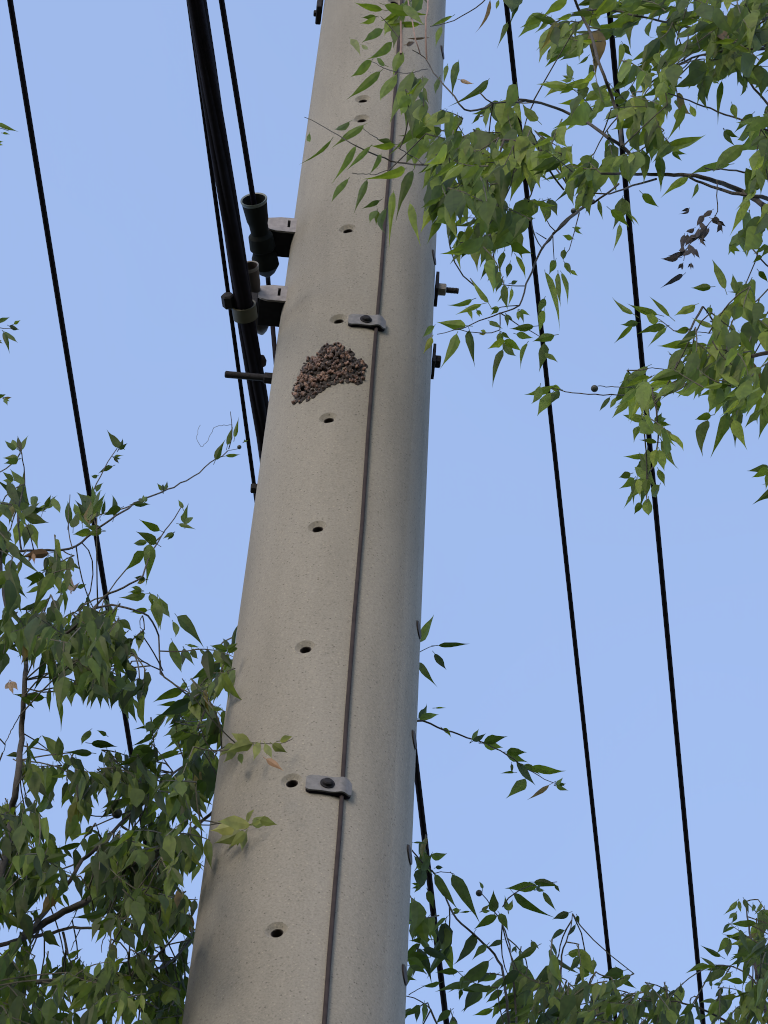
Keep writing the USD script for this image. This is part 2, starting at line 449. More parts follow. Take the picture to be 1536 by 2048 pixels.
# wire that starts on the far side of the pole, low right
pz = 8.05
p0, p1 = at_z(833, 1540, pz), at_z(893, 2048, pz)
d6 = (p1 - p0) / np.linalg.norm(p1 - p0)
s6 = (PY + rad(pz) * 0.985 - p0[1]) / d6[1]
obj('overhead_wire', tube([p0 + d6 * s for s in np.linspace(s6, 50, 40)], 0.0075, 10), black_rubber, smooth=50,
    label='black wire leaving low behind the pole towards the lower right leaves', cat='wire', group='black overhead wires')

# the thick bundle beside the pole and its bearer wire
BZ = at(492, 615, 4.28)[2]
bp, bd = wire_points((393, 0), (523, 830), BZ)
bx = np.cross(bd, [0, 0, 1.0]); bz = np.array([0, 0, 1.0])
bundle = thing('cable_bundle', bp[13], 'thick black bundle of twisted cables beside the pole', 'cable bundle')
s_ = np.linalg.norm(bp - bp[0], axis=1)
fine = np.linspace(0, s_[-1], 420)
bpf = np.stack([np.interp(fine, s_, bp[:, k]) for k in range(3)], 1)
for k in range(5):
    ph = fine * 2.1 + k * 2 * math.pi / 5
    c = bpf + 0.0112 * (np.cos(ph)[:, None] * bx + np.sin(ph)[:, None] * bz)
    obj('strand', tube(c, 0.0124, 9), black_rubber, bundle, smooth=50)
mp, md = wire_points((377, 0), (508, 968), BZ + 0.03)
obj('bearer_wire', tube(mp, 0.0055, 8), black_rubber, smooth=50, label='thin black bearer wire running along the left of the thick bundle', cat='wire')

# ------------------------------------------------------------------ brackets and insulators left of the pole
EX, EY, EZ = np.eye(3)


def bracket(front_top_r, front_bot_r, left_px, Y, name, label):
    """channel steel arm: front plate with a slot and a tapered end, flanges, back plate; open below"""
    tr, br = at(*front_top_r, Y), at(*front_bot_r, Y)
    zt, zb = tr[2], br[2]
    xl = at(left_px, (front_top_r[1] + front_bot_r[1]) / 2, Y)[0]
    zc, h = (zt + zb) / 2, zt - zb
    xr = PX - math.sqrt(max(rad(zc) ** 2 - (PY - Y) ** 2, 0.0001)) + 0.012
    t = thing(name, (xr, Y + 0.04, zc), label, 'bracket', 'bracket arms on the left of the pole')
    w, th = 0.085, 0.005
    L = xr - xl
    prof = [(xl, zb + h * 0.42), (xl + 0.25 * L, zb + h * 0.08), (xl + 0.4 * L, zb), (xr, zb), (xr, zt), (xl + 0.5 * L, zt), (xl + 0.06 * L, zb + h * 0.82)]

    def plate(y):
        c = m3.CrossSection([prof]).extrude(th)          # x, z, thickness
        T = np.array([[1, 0, 0, 0], [0, 0, 1, y], [0, 1, 0, 0]], float)
        return c.mirror((0, 0, 1)).translate((0, 0, th)).transform(T) if False else m3.Manifold(c.to_mesh()).transform(np.array([[1, 0, 0, 0], [0, 0, -1, y + th], [0, 1, 0, 0]], float))
    slot = m3.Manifold.cube((0.007, 0.03, h * 0.50), True).translate((xr - 0.031, Y, zc + h * 0.06))
    obj('front_plate', plate(Y) - slot, galvanised, t)
    obj('back_plate', plate(Y + w).trim_by_plane((0, 0, 1), zc - 0.1 * h), dark_steel, t)  # dark colour paints the shade in the hollow of the arm
    obj('top_flange', frame_box(np.array([(xl + 0.5 * L + xr) / 2, Y + w / 2 + th / 2, zt - 0.004]), EX, EY, EZ, 0.5 * L, w - th - 0.002, 0.005, 0.001), galvanised, t)
    obj('web', frame_box(np.array([(xl + xr) / 2 + 0.1 * L, Y + w / 2 + th / 2, zb + h * 0.22]), EX, EY, EZ, 0.8 * L, w - th - 0.002, 0.004, 0.001), dark_steel, t)  # coloured dark to paint the shade on the arm's underside
    p = np.array([xr - 0.62 * L, Y + 0.02, zt - 0.008])
    obj('bolt', lathe([(0, 0.0001), (0, 0.011), (0.016, 0.011), (0.019, 0.008), (0.019, 0.0001)], p, EZ, 8), galvanised, t, smooth=30)
    return t, zc


bracket((594, 437), (590, 464), 520, 4.30, 'steel_bracket', 'upper pale steel bracket arm on the left side of the pole')
bracket((572, 572), (569, 602), 503, 4.30, 'steel_bracket', 'lower pale steel bracket arm, level with the thick bundle')

W3Z = at(512, 440, 4.27)[2]
wa, wb = at_z(443, 0, W3Z), at_z(507, 402, W3Z)
wd = (wb - wa) / np.linalg.norm(wb - wa)


def insulator(rim, end, z, rr, name, label, rim_mat, body_mat):
    p, q = at_z(*rim, z), at_z(*end, z)
    L = np.linalg.norm(q - p); ax = (q - p) / L
    t = thing(name, p, label, 'insulator', 'insulators on the left of the pole')
    body = [(0.004, rr * 0.93), (0.25 * L, rr * 0.80), (0.30 * L, rr * 0.70), (0.42 * L, rr * 0.66), (0.46 * L, rr * 0.9), (0.62 * L, rr * 0.95), (0.66 * L, rr * 0.75),
            (0.74 * L, rr * 0.95), (0.86 * L, rr * 0.98), (0.95 * L, rr * 0.6), (L, rr * 0.22), (L, 0.0001)]
    obj('body', lathe(body, p, ax), body_mat, t, smooth=35)
    rimp = [(0.004, rr * 0.935), (0.0, rr * 0.97), (-0.004, rr * 1.0), (-0.006, rr * 0.97), (-0.004, rr * 0.86)]
    obj('bell_inside', lathe([(-0.004, rr * 0.86), (0.004, rr * 0.80), (0.03, rr * 0.66), (0.034, 0.0001)], p, ax), body_mat, t, smooth=50)
    obj('bell_rim', lathe(rimp, p, ax), rim_mat, t, smooth=50)
    return p, q


r1, e1_ = insulator((508, 402), (536, 552), W3Z, 0.0345, 'insulator', 'upper dark insulator with a bell-shaped pale rim, wire entering it', rim_pale, porcelain_dark)
W4Z = at(505, 560, 4.27)[2]
insulator((499, 535), (524, 668), W4Z + 0.005, 0.024, 'insulator', 'lower brown insulator half hidden behind the thick bundle', ring_pale, brown_cap)
obj('overhead_wire', tube([wa - wd * 30, wa - wd * 8, wa, wb, r1 + wd * 0.03], 0.0072, 10), black_rubber, smooth=50,
    label='black wire ending in the upper bell-shaped insulator', cat='wire', group='black overhead wires')
jp = [e1_ - wd * 0.01, at(538, 580, 4.50), at(546, 660, 4.56), at(553, 740, 4.60), at(562, 800, 4.60)]
obj('jumper_wire', tube(jp, 0.0062, 10), black_rubber, smooth=50, label='short black jumper wire curving from the insulator behind the pole', cat='wire')

# suspension clamp gripping the bundle
cpt = at_z(489, 622, BZ)
susp = thing('suspension_clamp', cpt, 'olive and dark clamp gripping the thick bundle at the lower bracket', 'cable clamp')
obj('band', lathe([(-0.018, 0.0255), (-0.018, 0.0300), (0.018, 0.0300), (0.018, 0.0255), (-0.018, 0.0255)], cpt, bd, 28), olive, susp, smooth=30)
c2 = at_z(457, 603, BZ)
obj('bolt', lathe([(-0.02, 0.0001), (-0.02, 0.0125), (-0.016, 0.0165), (0.012, 0.0165), (0.016, 0.0125), (0.016, 0.0001)], c2, bd, 6), dark_steel, susp)
obj('tie_rod', tube([c2, c2 * 0.5 + cpt * 0.5, cpt], 0.006, 8), dark_steel, susp)
obj('hanger', frame_box((cpt + at(512, 612, 4.30)) / 2 + [0, 0, 0.03], EX, EY, EZ, 0.03, 0.03, 0.05), dark_steel, susp)
c3 = at_z(524, 722, BZ)
obj('strap_end', lathe([(-0.016, 0.0001), (-0.013, 0.008), (0, 0.0115), (0.013, 0.008), (0.016, 0.0001)], c3, bd, 12), cable_grey, susp, smooth=50)

# ------------------------------------------------------------------ step bolts and bolt ends
def side_bolt(name, y_px, x_tip, side, parts, label, cat):
    """something that sticks out of the pole's flank at picture height y_px"""
    z = at(600 if side < 0 else 860, y_px, PY)[2]
    xe = PX + side * rad(z)
    t = thing(name, (xe, PY, z), label, cat, 'through bolts on the right of the pole' if name == 'through_bolt' else None)
    ax = np.array([side, 0.0, 0.0])
    p = np.array([xe, PY, z]) - ax * 0.004
    if 'plate' in parts:
        w, h, th = parts['plate']
        obj('washer_plate', frame_box(p + ax * (0.006 + th / 2), EX, EY, EZ, th, w, h, 0.001), dark_steel, t)
        p = p + ax * (0.006 + th)
    if 'nut' in parts:
        r, l = parts['nut']
        obj('nut', lathe([(0, 0.0001), (0, r), (l - 0.002, r), (l, r * 0.8), (l, 0.0001)], p, ax, 6), galvanised if parts.get('pale') else dark_steel, t)
    if 'rod' in parts:
        r, l = parts['rod']
        prof = [(0, r)]
        if parts.get('thread'):
            n = int(l / 0.0035)
            for i in range(n):
                prof += [(l * (i + 0.35) / n, r * 1.0), (l * (i + 0.75) / n, r * 0.84)]
        prof += [(l - 0.002, r), (l, r * 0.6), (l, 0.0001)]
        obj('shank', lathe(prof, p, ax, 16), dark_steel, t, smooth=40)
    return t


side_bolt('step_bolt', 762, 445, -1, {'nut': (0.015, 0.024), 'rod': (0.0085, 0.118)}, 'dark step bolt sticking out left across the thin bearer wire', 'bolt')
side_bolt('bolt_head', 985, 494, -1, {'nut': (0.0125, 0.018)}, 'small dark bolt head at the foot of the bearer wire', 'bolt')
side_bolt('through_bolt', 577, 916, 1, {'plate': (0.055, 0.085, 0.008), 'nut': (0.017, 0.020), 'rod': (0.008, 0.052), 'thread': 1, 'pale': 1}, 'upper bolt with washer plate, nut and long threaded end, right of the pole', 'bolt')
side_bolt('through_bolt', 722, 873, 1, {'plate': (0.052, 0.085, 0.007), 'nut': (0.017, 0.014)}, 'lower bolt with washer plate and no thread showing, right of the pole', 'bolt')
tp = at(640, 12, PY)
t = thing('steel_strap', tp, 'dark steel strap end on the pole at the top edge of the picture', 'bracket')
obj('plate', frame_box(tp + [-0.001, 0, 0.03], EX, EY, EZ, 0.016, 0.06, 0.19, 0.003), dark_steel, t)
obj('bolt', lathe([(0, 0.0001), (0, 0.010), (0.010, 0.010), (0.012, 0.007), (0.012, 0.0001)], tp + [-0.004, 0, -0.052], -EX, 6), dark_steel, t)
#TREES#
# ------------------------------------------------------------------ trees
class Tree:
    def __init__(self, name, loc, label, mat, depth, seed, group='trees around the utility pole'):
        self.t = thing(name, loc, label, 'tree', group)
        self.mat, self.depth, self.dens = mat, depth, 1.0
        self.rng = np.random.default_rng(seed)
        self.leaves, self.nodes, self.twigs, self.special = [], [], [], []
        self.crop(0, 0, 1)

    def crop(self, ox, oy, s):
        self.o, self.s = np.array([ox, oy], float), float(s)

    def px(self, q):
        return self.o + np.asarray(q, float) / self.s

    def pt(self, p, dy=0.0):
        return at(p[0], p[1], self.depth(p[0], p[1]) + dy)

    def branch(self, pts, w0=8.0, w1=3.0, name='branch', mat=None, dy=0.0):
        """a branch along picture points; w0, w1 = picture widths at its ends"""
        P = np.array([self.px(q) for q in pts])
        d = np.concatenate([[0], np.cumsum(np.hypot(*np.diff(P, axis=0).T))])
        n = max(4, int(d[-1] / (14 if w0 > 2.2 else 5)))
        u = np.linspace(0, d[-1], n)
        from scipy.interpolate import PchipInterpolator
        f = PchipInterpolator(d, P)
        Q = f(u) + (self.rng.normal(0, 0.8, (n, 2)) if n > 5 else 0)
        ph = self.rng.uniform(0, 6)
        W = [self.pt(q, dy + 0.03 * math.sin(ph + k * 0.5)) for k, q in enumerate(Q)]
        r = np.linspace(w0, w1, n) / 2 / 930.0
        obj(name, tube(W, r, 7), mat or bark, self.t, smooth=50)
        self.nodes += W
        return W

    def leaf(self, b, t, w=None, dy=0.0, roll=None, mat=None, curl=None):
        """one leaf from its stalk (picture point b) to its tip t"""
        self.raw(self.px(b), self.px(t), None if w is None else w / self.s, dy, roll, mat, curl)

    def lv(self, rows, dy=0.0, mat=None):
        g = self.rng
        for r in rows:
            b, t, w = np.array(r[:2], float), np.array(r[2:4], float), r[4]
            L = np.hypot(*(t - b))
            if w <= 0.56 * L:
                self.leaf(b, t, w, dy, mat=mat)
                continue
            k = int(min(4, math.ceil(w / (0.40 * L))))            # several leaves that the photograph shows as one tuft
            for i in range(k):
                a = (i - (k - 1) / 2) * g.uniform(0.35, 0.6)
                d = t - b; d = np.array([d[0] * math.cos(a) - d[1] * math.sin(a), d[0] * math.sin(a) + d[1] * math.cos(a)]) * g.uniform(0.75, 1.08)
                o = np.array([-(t - b)[1], (t - b)[0]]) / L * (i - (k - 1) / 2) * w * 0.12
                self.leaf(b + o, b + o + d, 0.40 * L, dy, mat=mat)

    def raw(self, b, t, w=None, dy=0.0, roll=None, mat=None, curl=None):
        g = self.rng
        b, t = np.asarray(b, float), np.asarray(t, float)
        y = dy + g.normal(0, 0.04)
        y += self.depth(*b)
        B, T = at(b[0], b[1], y), at(t[0], t[1], y + g.normal(0, 0.010))
        L = np.linalg.norm(T - B)
        ax = (T - B) / L
        v = B - EYE; v /= np.linalg.norm(v)
        side = np.cross(ax, v); side /= np.linalg.norm(side)
        nrm = np.cross(side, ax)
        ro = g.uniform(-0.6, 0.6) if roll is None else roll
        wid = (0.295 * L * g.uniform(0.75, 1.2)) if w is None else w / 930.0 / max(0.55, math.cos(ro))
        wid = min(wid, 0.95 * L)
        if w is None:
            ro = g.uniform(-1.15, 1.15) if roll is None else roll
        s2 = side * math.cos(ro) + nrm * math.sin(ro); n2 = nrm * math.cos(ro) - side * math.sin(ro)
        self.leaves.append((L * wid, self.blade(B, ax, s2, n2, L, wid, curl), mat or self.mat))

    ST = np.array([0.0, 0.07, 0.2, 0.38, 0.56, 0.72, 0.86, 1.0])
    PR = np.array([0.06, 0.55, 0.95, 1.0, 0.74, 0.40, 0.13, 0.0])

    def blade(self, B, ax, s, n, L, wid, curl=None):
        g = self.rng
        bend = g.normal(0.08, 0.16) if curl is None else curl
        fold = g.uniform(0.05, 0.38); sway = g.normal(0, 0.06)
        V = []
        for st, pr in zip(self.ST, self.PR):
            c = B + ax * (L * st) + n * (bend * L * (st * st * 1.3 - 0.5 * st)) + s * (sway * L * st * (st - 0.6) * 2)
            h = wid / 2 * pr
            jl, jr = g.uniform(0.82, 1.10, 2)
            V += [c - s * h * jl * math.cos(fold) + n * h * fold, c, c, c + s * h * jr * math.cos(fold) + n * h * fold * g.uniform(0.6, 1.3)]
        F = []
        m = len(self.ST) - 1
        for i in range(m):                       # two half blades that meet in a crease along the midrib
            a, b = 4 * i, 4 * i + 4
            F += [[a, a + 1, b + 1], [a + 2, a + 3, b + 2 - (i == m - 1)]]
            if i < m - 1:
                F += [[a, b + 1, b], [a + 3, b + 3, b + 2]]
        # stalk
        k = len(V); pl = min(0.018, 0.22 * L)
        q = B - ax * pl + n * pl * 0.2; r = 0.0007
        V += [q + s * r, q - s * r, q + n * r, B + s * r, B - s * r, B + n * r]
        for i, j in ((0, 1), (1, 2), (2, 0)):
            F += [[k + i, k + j, k + 3 + j], [k + i, k + 3 + j, k + 3 + i]]
        return np.array(V), np.array(F)

    def clump(self, cx, cy, rx, ry, dens=1.0, ang=100.0, spread=28.0, size=51.0, dy=0.0, vol=0.16, hang=None):
        """sprays of small twigs with leaves to both sides, inside an oval; ang: where leaves point in the picture (90 = down)"""
        c = self.px((cx, cy)); rx, ry = rx / self.s, ry / self.s
        g = self.rng
        n = max(1, int(dens * self.dens * math.pi * rx * ry / 480.0 / 5.5 + 0.5))
        for _ in range(n):
            a, r = g.uniform(0, 2 * math.pi), math.sqrt(g.uniform(0, 1))
            m = c + [rx * r * math.cos(a), ry * r * math.sin(a)]
            th = math.radians(g.normal(ang, 55) if g.random() < 0.7 else g.uniform(0, 360))
            ln = g.uniform(55, 105) * size / 58
            d = np.array([math.cos(th), math.sin(th)])
            y0 = dy + g.normal(0, vol)
            p0, p1 = m - d * ln * 0.55, m + d * ln * 0.45
            k1 = g.normal(0, 0.12) * ln
            nn = np.array([-d[1], d[0]])
            mid = (p0 + p1) / 2 + nn * k1
            y1 = y0 + g.normal(0, 0.05)
            q = [p0, mid, p1]
            W = np.array([self.pt(p0, y0), self.pt(mid, (y0 + y1) / 2), self.pt(p1, y1)])
            u = np.linspace(0, 1, 6)[:, None]
            W = (1 - u) ** 2 * W[0] + 2 * u * (1 - u) * W[1] + u * u * W[2]
            self.twigs.append((W, np.linspace(0.0017, 0.0008, 6)))
            cnt = int(g.integers(5, 8))
            for i in range(cnt):
                f = (i + 0.6) / cnt
                b = (1 - f) ** 2 * p0 + 2 * f * (1 - f) * mid + f * f * p1
                la = math.radians(g.normal(ang, spread)) * 0.74 + (th + (0.95 if i % 2 else -0.95)) * 0.26 if abs((th - math.radians(ang))) < 2 else math.radians(g.normal(ang, spread))
                ll = size * g.uniform(0.5, 1.25)
                e = b + ll * np.array([math.cos(la), math.sin(la)])
                self.raw(b, e, None, y0 + (y1 - y0) * f)

    def berry(self, x, y, r=6.0):
        p = self.pt(self.px((x, y)))
        s_ = trimesh.creation.icosphere(subdivisions=2)
        obj('berry', (s_.vertices * r / 930.0 + p, s_.faces), berry_mat, self.t, smooth=True)

    def limb(self, pts, r0, r1, name='limb', mat=None):
        P = np.array(pts, float)
        from scipy.interpolate import PchipInterpolator
        d = np.concatenate([[0], np.cumsum(np.linalg.norm(np.diff(P, axis=0), axis=1))])
        n = max(8, int(d[-1] / 0.12))
        W = PchipInterpolator(d, P)(np.linspace(0, d[-1], n))
        W[1:-1] += self.rng.normal(0, 0.006, (n - 2, 3))
        obj(name, tube(W, np.linspace(r0, r1, n), 12), mat or bark_trunk, self.t, smooth=50)

    def build(self):
        # every spray hangs from the nearest branch by a thin twig
        N = np.array(self.nodes)
        g = self.rng
        tw = []
        for W, r in self.twigs:
            tw.append(tube(W, r, 4))
            k = np.argmin(np.linalg.norm(N - W[0], axis=1))
            L = np.linalg.norm(N[k] - W[0])
            if 0.01 < L < 0.22 and g.random() < 0.75:
                u = np.linspace(0, 1, 5)[:, None]
                m = (N[k] + W[0]) / 2 + g.normal(0, 0.12 * L, 3)
                tw.append(tube((1 - u) ** 2 * N[k] + 2 * u * (1 - u) * m + u * u * W[0], np.linspace(0.0017, 0.0013, 5), 4))
        if tw:
            obj('twigs', join(tw), twig_green, self.t, kind='stuff')
        inside = []
        for a, m, mt in self.leaves:
            p = project(m[0].mean(0))
            seen = -30 < p[0] < PW + 30 and -30 < p[1] < PH + 30
            inside.append((a if seen or mt is not self.mat else 0, m, mt))
        inside.sort(key=lambda q: -q[0] - (1 if q[2] is not self.mat else 0))
        def tone(prim, counts):                      # each leaf has a shade of its own
            t = np.repeat(g.uniform(0, 1, len(counts)), counts).astype(np.float32)
            UsdGeom.PrimvarsAPI(prim).CreatePrimvar('tone', Sdf.ValueTypeNames.FloatArray, 'vertex').Set(t)

        for a, m, mt in inside[:300]:
            tone(obj('leaf', m, mt, self.t, smooth=True), [len(m[0])])
        rest = [m for a, m, mt in inside[300:]]
        if rest:
            tone(obj('foliage', join(rest), self.mat, self.t, smooth=True, kind='stuff'), [len(m[0]) for m in rest])


# ---- tree whose branches hang in from the right, in front of the pole
B = Tree('leafy_tree', (1.75, 3.3, 0), 'light green tree whose leafy branches hang in from the upper right across the pole', leaf_b,
         lambda x, y: 3.62 + 0.10 * max(0, min(1, (x - 800) / 700)) + 0.00008 * (y - 400), 11)
B.dens = 1.4
B.crop(1036, 0, 3.072)
e1 = B.branch([(1760, 1420), (1536, 1280), (1380, 1180), (1200, 1110), (1050, 1075), (940, 1075), (760, 1070), (510, 1065)], 15, 5)
e2 = B.branch([(1760, 1290), (1536, 1220), (1340, 1190), (1180, 1140), (1050, 1090)], 12, 5)
B.branch([(850, 1100), (680, 1150), (560, 1190), (410, 1190)], 5, 2.5)
B.branch([(510, 1065), (420, 900), (560, 850), (400, 740), (200, 650), (0, 610)][2:], 8, 5)
B.branch([(700, 960), (640, 900), (560, 850)], 8, 8)
e3 = B.branch([(300, -260), (350, 0), (450, 220), (500, 400), (570, 570), (620, 750), (640, 900)], 6, 8)
e4 = B.branch([(1800, 900), (1350, 730), (1160, 660), (920, 570)], 6, 3)
e5 = B.branch([(1800, 860), (1536, 640), (1450, 540), (1380, 440), (1300, 200)], 7, 4)
B.branch([(1536, 1070), (1330, 1050), (1150, 1030)], 5, 3)
e6 = B.branch([(1800, 60), (1400, 130), (1100, 170), (800, 110), (500, 60), (200, 150)], 8, 3)
e6b = B.branch([(1800, 300), (1450, 300), (1150, 330), (950, 420), (760, 560)], 8, 3)
B.branch([(620, 1130), (490, 1230), (330, 1320), (230, 1420), (150, 1530)], 4.5, 4)
B.branch([(60, 900), (120, 960), (200, 1060), (280, 1170)], 5, 4)
B.branch([(1220, 1110), (1225, 1200), (1230, 1290), (1170, 1380), (1120, 1440), (1060, 1490), (1020, 1600)], 2.5, 1.5, 'twig')
B.lv([(330, 480, 280, 380, 60), (290, 510, 165, 575, 50), (330, 480, 250, 480, 50), (910, 905, 1190, 860, 85), (950, 930, 1022, 972, 65), (1270, 800, 1335, 880, 60),
      (1380, 890, 1170, 1070, 105), (765, 920, 790, 1110, 85), (870, 940, 890, 1150, 65), (765, 1190, 862, 1278, 55), (570, 1290, 690, 1390, 60), (640, 1215, 600, 1390, 95),
      (650, 1230, 690, 1350, 60), (625, 1380, 600, 1520, 34), (690, 1320, 750, 1382, 14), (495, 1230, 515, 1345, 32), (1045, 1090, 895, 1185, 52), (1105, 1130, 1078, 1218, 28),
      (1250, 500, 1212, 715, 42), (1060, 650, 1102, 755, 42), (1315, 640, 1345, 735, 50), (1395, 480, 1378, 625, 32), (640, 270, 670, 385, 75), (430, 345, 372, 402, 24),
      (820, 130, 762, 305, 42), (300, 0, 160, 90, 70), (330, 90, 250, 130, 40), (1180, 410, 1090, 650, 48), (1020, 640, 960, 830, 50), (1500, 490, 1430, 540, 50),
      (860, 300, 690, 370, 60), (850, 340, 740, 400, 50), (1440, 700, 1340, 800, 60), (1300, 1010, 1020, 1060, 60), (1410, 1210, 1310, 1430, 60), (1420, 1150, 1390, 1290, 50),
      (560, 1010, 400, 1250, 100), (440, 1000, 300, 1200, 90), (330, 900, 220, 1060, 80)])
for c in [(300, 170, 220, 110, 1.3, 130), (450, 40, 250, 60, 1.1, 140), (900, 120, 350, 120, 1.3, 135), (1300, 90, 260, 110, 1.7, 130), (1270, 300, 290, 110, 1.5, 125),
          (1000, 430, 150, 120, 1.4, 120), (760, 560, 220, 200, 1.35, 115), (420, 540, 150, 120, 1.3, 140), (800, 760, 140, 100, 1.3, 110), (330, 960, 210, 180, 1.25, 105),
          (1490, 800, 110, 130, 1.2, 115), (1500, 1050, 80, 100, 1.2, 105), (1350, 1340, 45, 120, 1.1, 100), (1460, 1390, 80, 90, 1.1, 100), (600, 880, 110, 90, 1.0, 100),
          (1600, 200, 250, 260, 1.2, 120), (1650, 700, 150, 200, 0.9, 110), (700, -140, 800, 120, 0.6, 120), (170, 1210, 70, 90, 0.8, 100)]:
    B.clump(c[0], c[1], c[2], c[3], c[4], c[5])

B.crop(600, 0, 3.072)
B.branch([(1536, 650), (1380, 622), (1190, 632), (1100, 565)], 5, 3)
B.branch([(1190, 632), (1030, 680), (930, 570), (830, 465), (740, 330), (690, 310)], 5, 2, 'twig')
B.branch([(740, 330), (700, 200), (665, 0), (650, -90)], 3, 3, 'twig', twig_red)
B.branch([(780, 370), (772, 200), (785, 0), (790, -90)], 4, 4, 'twig', twig_red)
B.branch([(620, 330), (622, 240), (620, 130)], 6, 5, 'twig', twig_red)
B.branch([(620, 250), (550, 160), (495, 100)], 3, 1.5, 'twig')
B.branch([(1010, 960), (900, 1010), (760, 1010), (640, 1005), (440, 940), (320, 885), (250, 840), (150, 780), (30, 720)], 5, 1.4, 'twig')
B.branch([(1180, -60), (1140, 0), (1040, 70), (900, 140), (800, 160)], 3, 2, 'twig')
B.branch([(560, 1040), (440, 1070), (320, 1065)], 2, 1.5, 'twig')
B.branch([(780, 420), (640, 450), (500, 410), (430, 370)], 2, 1.5, 'twig')
B.branch([(760, 1010), (690, 960), (600, 910), (470, 850), (390, 790)], 2, 1.5, 'twig')
B.branch([(1536, 900), (1400, 880), (1250, 860), (1080, 900), (1000, 960)], 7, 5)
B.branch([(1250, 860), (1200, 1050), (1150, 1250), (1140, 1400)], 5, 2)
B.branch([(1480, 930), (1620, 1100), (1680, 1200)], 4, 3)
B.lv([(505, 60, 328, 20, 55), (520, 30, 770, 112, 75), (640, 30, 760, 150, 70), (735, 150, 530, 155, 48), (465, 105, 376, 132, 60), (508, 180, 380, 258, 62), (565, 260, 448, 372, 62),
      (440, 375, 318, 480, 66), (492, 440, 316, 597, 64), (622, 308, 570, 462, 78), (594, 458, 458, 652, 84), (690, 440, 538, 742, 88), (684, 620, 648, 758, 62), (805, 715, 610, 905, 75),
      (302, 748, 188, 842, 46), (390, 768, 208, 885, 52), (192, 860, 48, 1012, 22), (342, 900, 240, 1086, 45), (432, 900, 285, 1050, 40), (585, 890, 440, 915, 46), (500, 950, 448, 1062, 36),
      (296, 1100, 163, 1264, 42), (412, 1105, 338, 1278, 46), (490, 1232, 388, 1284, 36), (472, 1295, 428, 1388, 62), (532, 1280, 466, 1478, 46), (645, 1040, 508, 1110, 62), (692, 1050, 598, 1252, 66),
      (575, 1180, 560, 1402, 46), (675, 1250, 716, 1468, 50), (810, 1080, 800, 1345, 115), (905, 400, 880, 500, 32), (975, 378, 930, 562, 60), (1157, 492, 1028, 622, 52), (1330, 520, 1262, 685, 92),
      (870, 165, 828, 282, 42), (935, 100, 788, 166, 30), (1168, 0, 1113, 205, 30), (1222, 0, 1198, 72, 24), (1272, 140, 1228, 245, 36), (1345, 20, 1285, 122, 30), (868, 1335, 783, 1482, 50),
      (962, 1380, 925, 1515, 45), (1012, 1440, 978, 1535, 32), (1062, 1430, 1028, 1565, 52), (830, 905, 765, 985, 48), (860, 470, 818, 592, 42), (740, 480, 600, 640, 80), (700, 470, 690, 580, 50),
      (1460, 740, 1350, 640, 70), (60, 820, 40, 925, 30), (560, 870, 470, 860, 40), (770, 0, 735, -60, 50), (520, 400, 440, 350, 40)])
B.lv([(380, 275, 432, 322, 30), (312, 240, 382, 332, 50)], mat=leaf_young)
B.lv([(655, 275, 725, 262, 36)], mat=leaf_brown); B.lv([(985, 490, 1068, 520, 30)], mat=leaf_tan); B.lv([(770, 232, 648, 242, 16)], mat=leaf_brown)
for c in [(1000, 1010, 190, 230, 1.75, 108), (1250, 760, 150, 130, 1.5, 110), (790, 570, 110, 100, 1.2, 125), (1140, 1250, 120, 200, 1.5, 98), (860, 780, 100, 110, 1.3, 118), (1390, 900, 110, 150, 1.3, 100),
          (900, 1200, 120, 120, 1.5, 110), (1050, 1400, 70, 90, 1.0, 100), (1130, 950, 150, 130, 1.3, 105), (1290, 1250, 60, 100, .7, 95), (660, 20, 80, 60, 0.9, 120)]:
    B.clump(c[0], c[1], c[2], c[3], c[4], c[5])

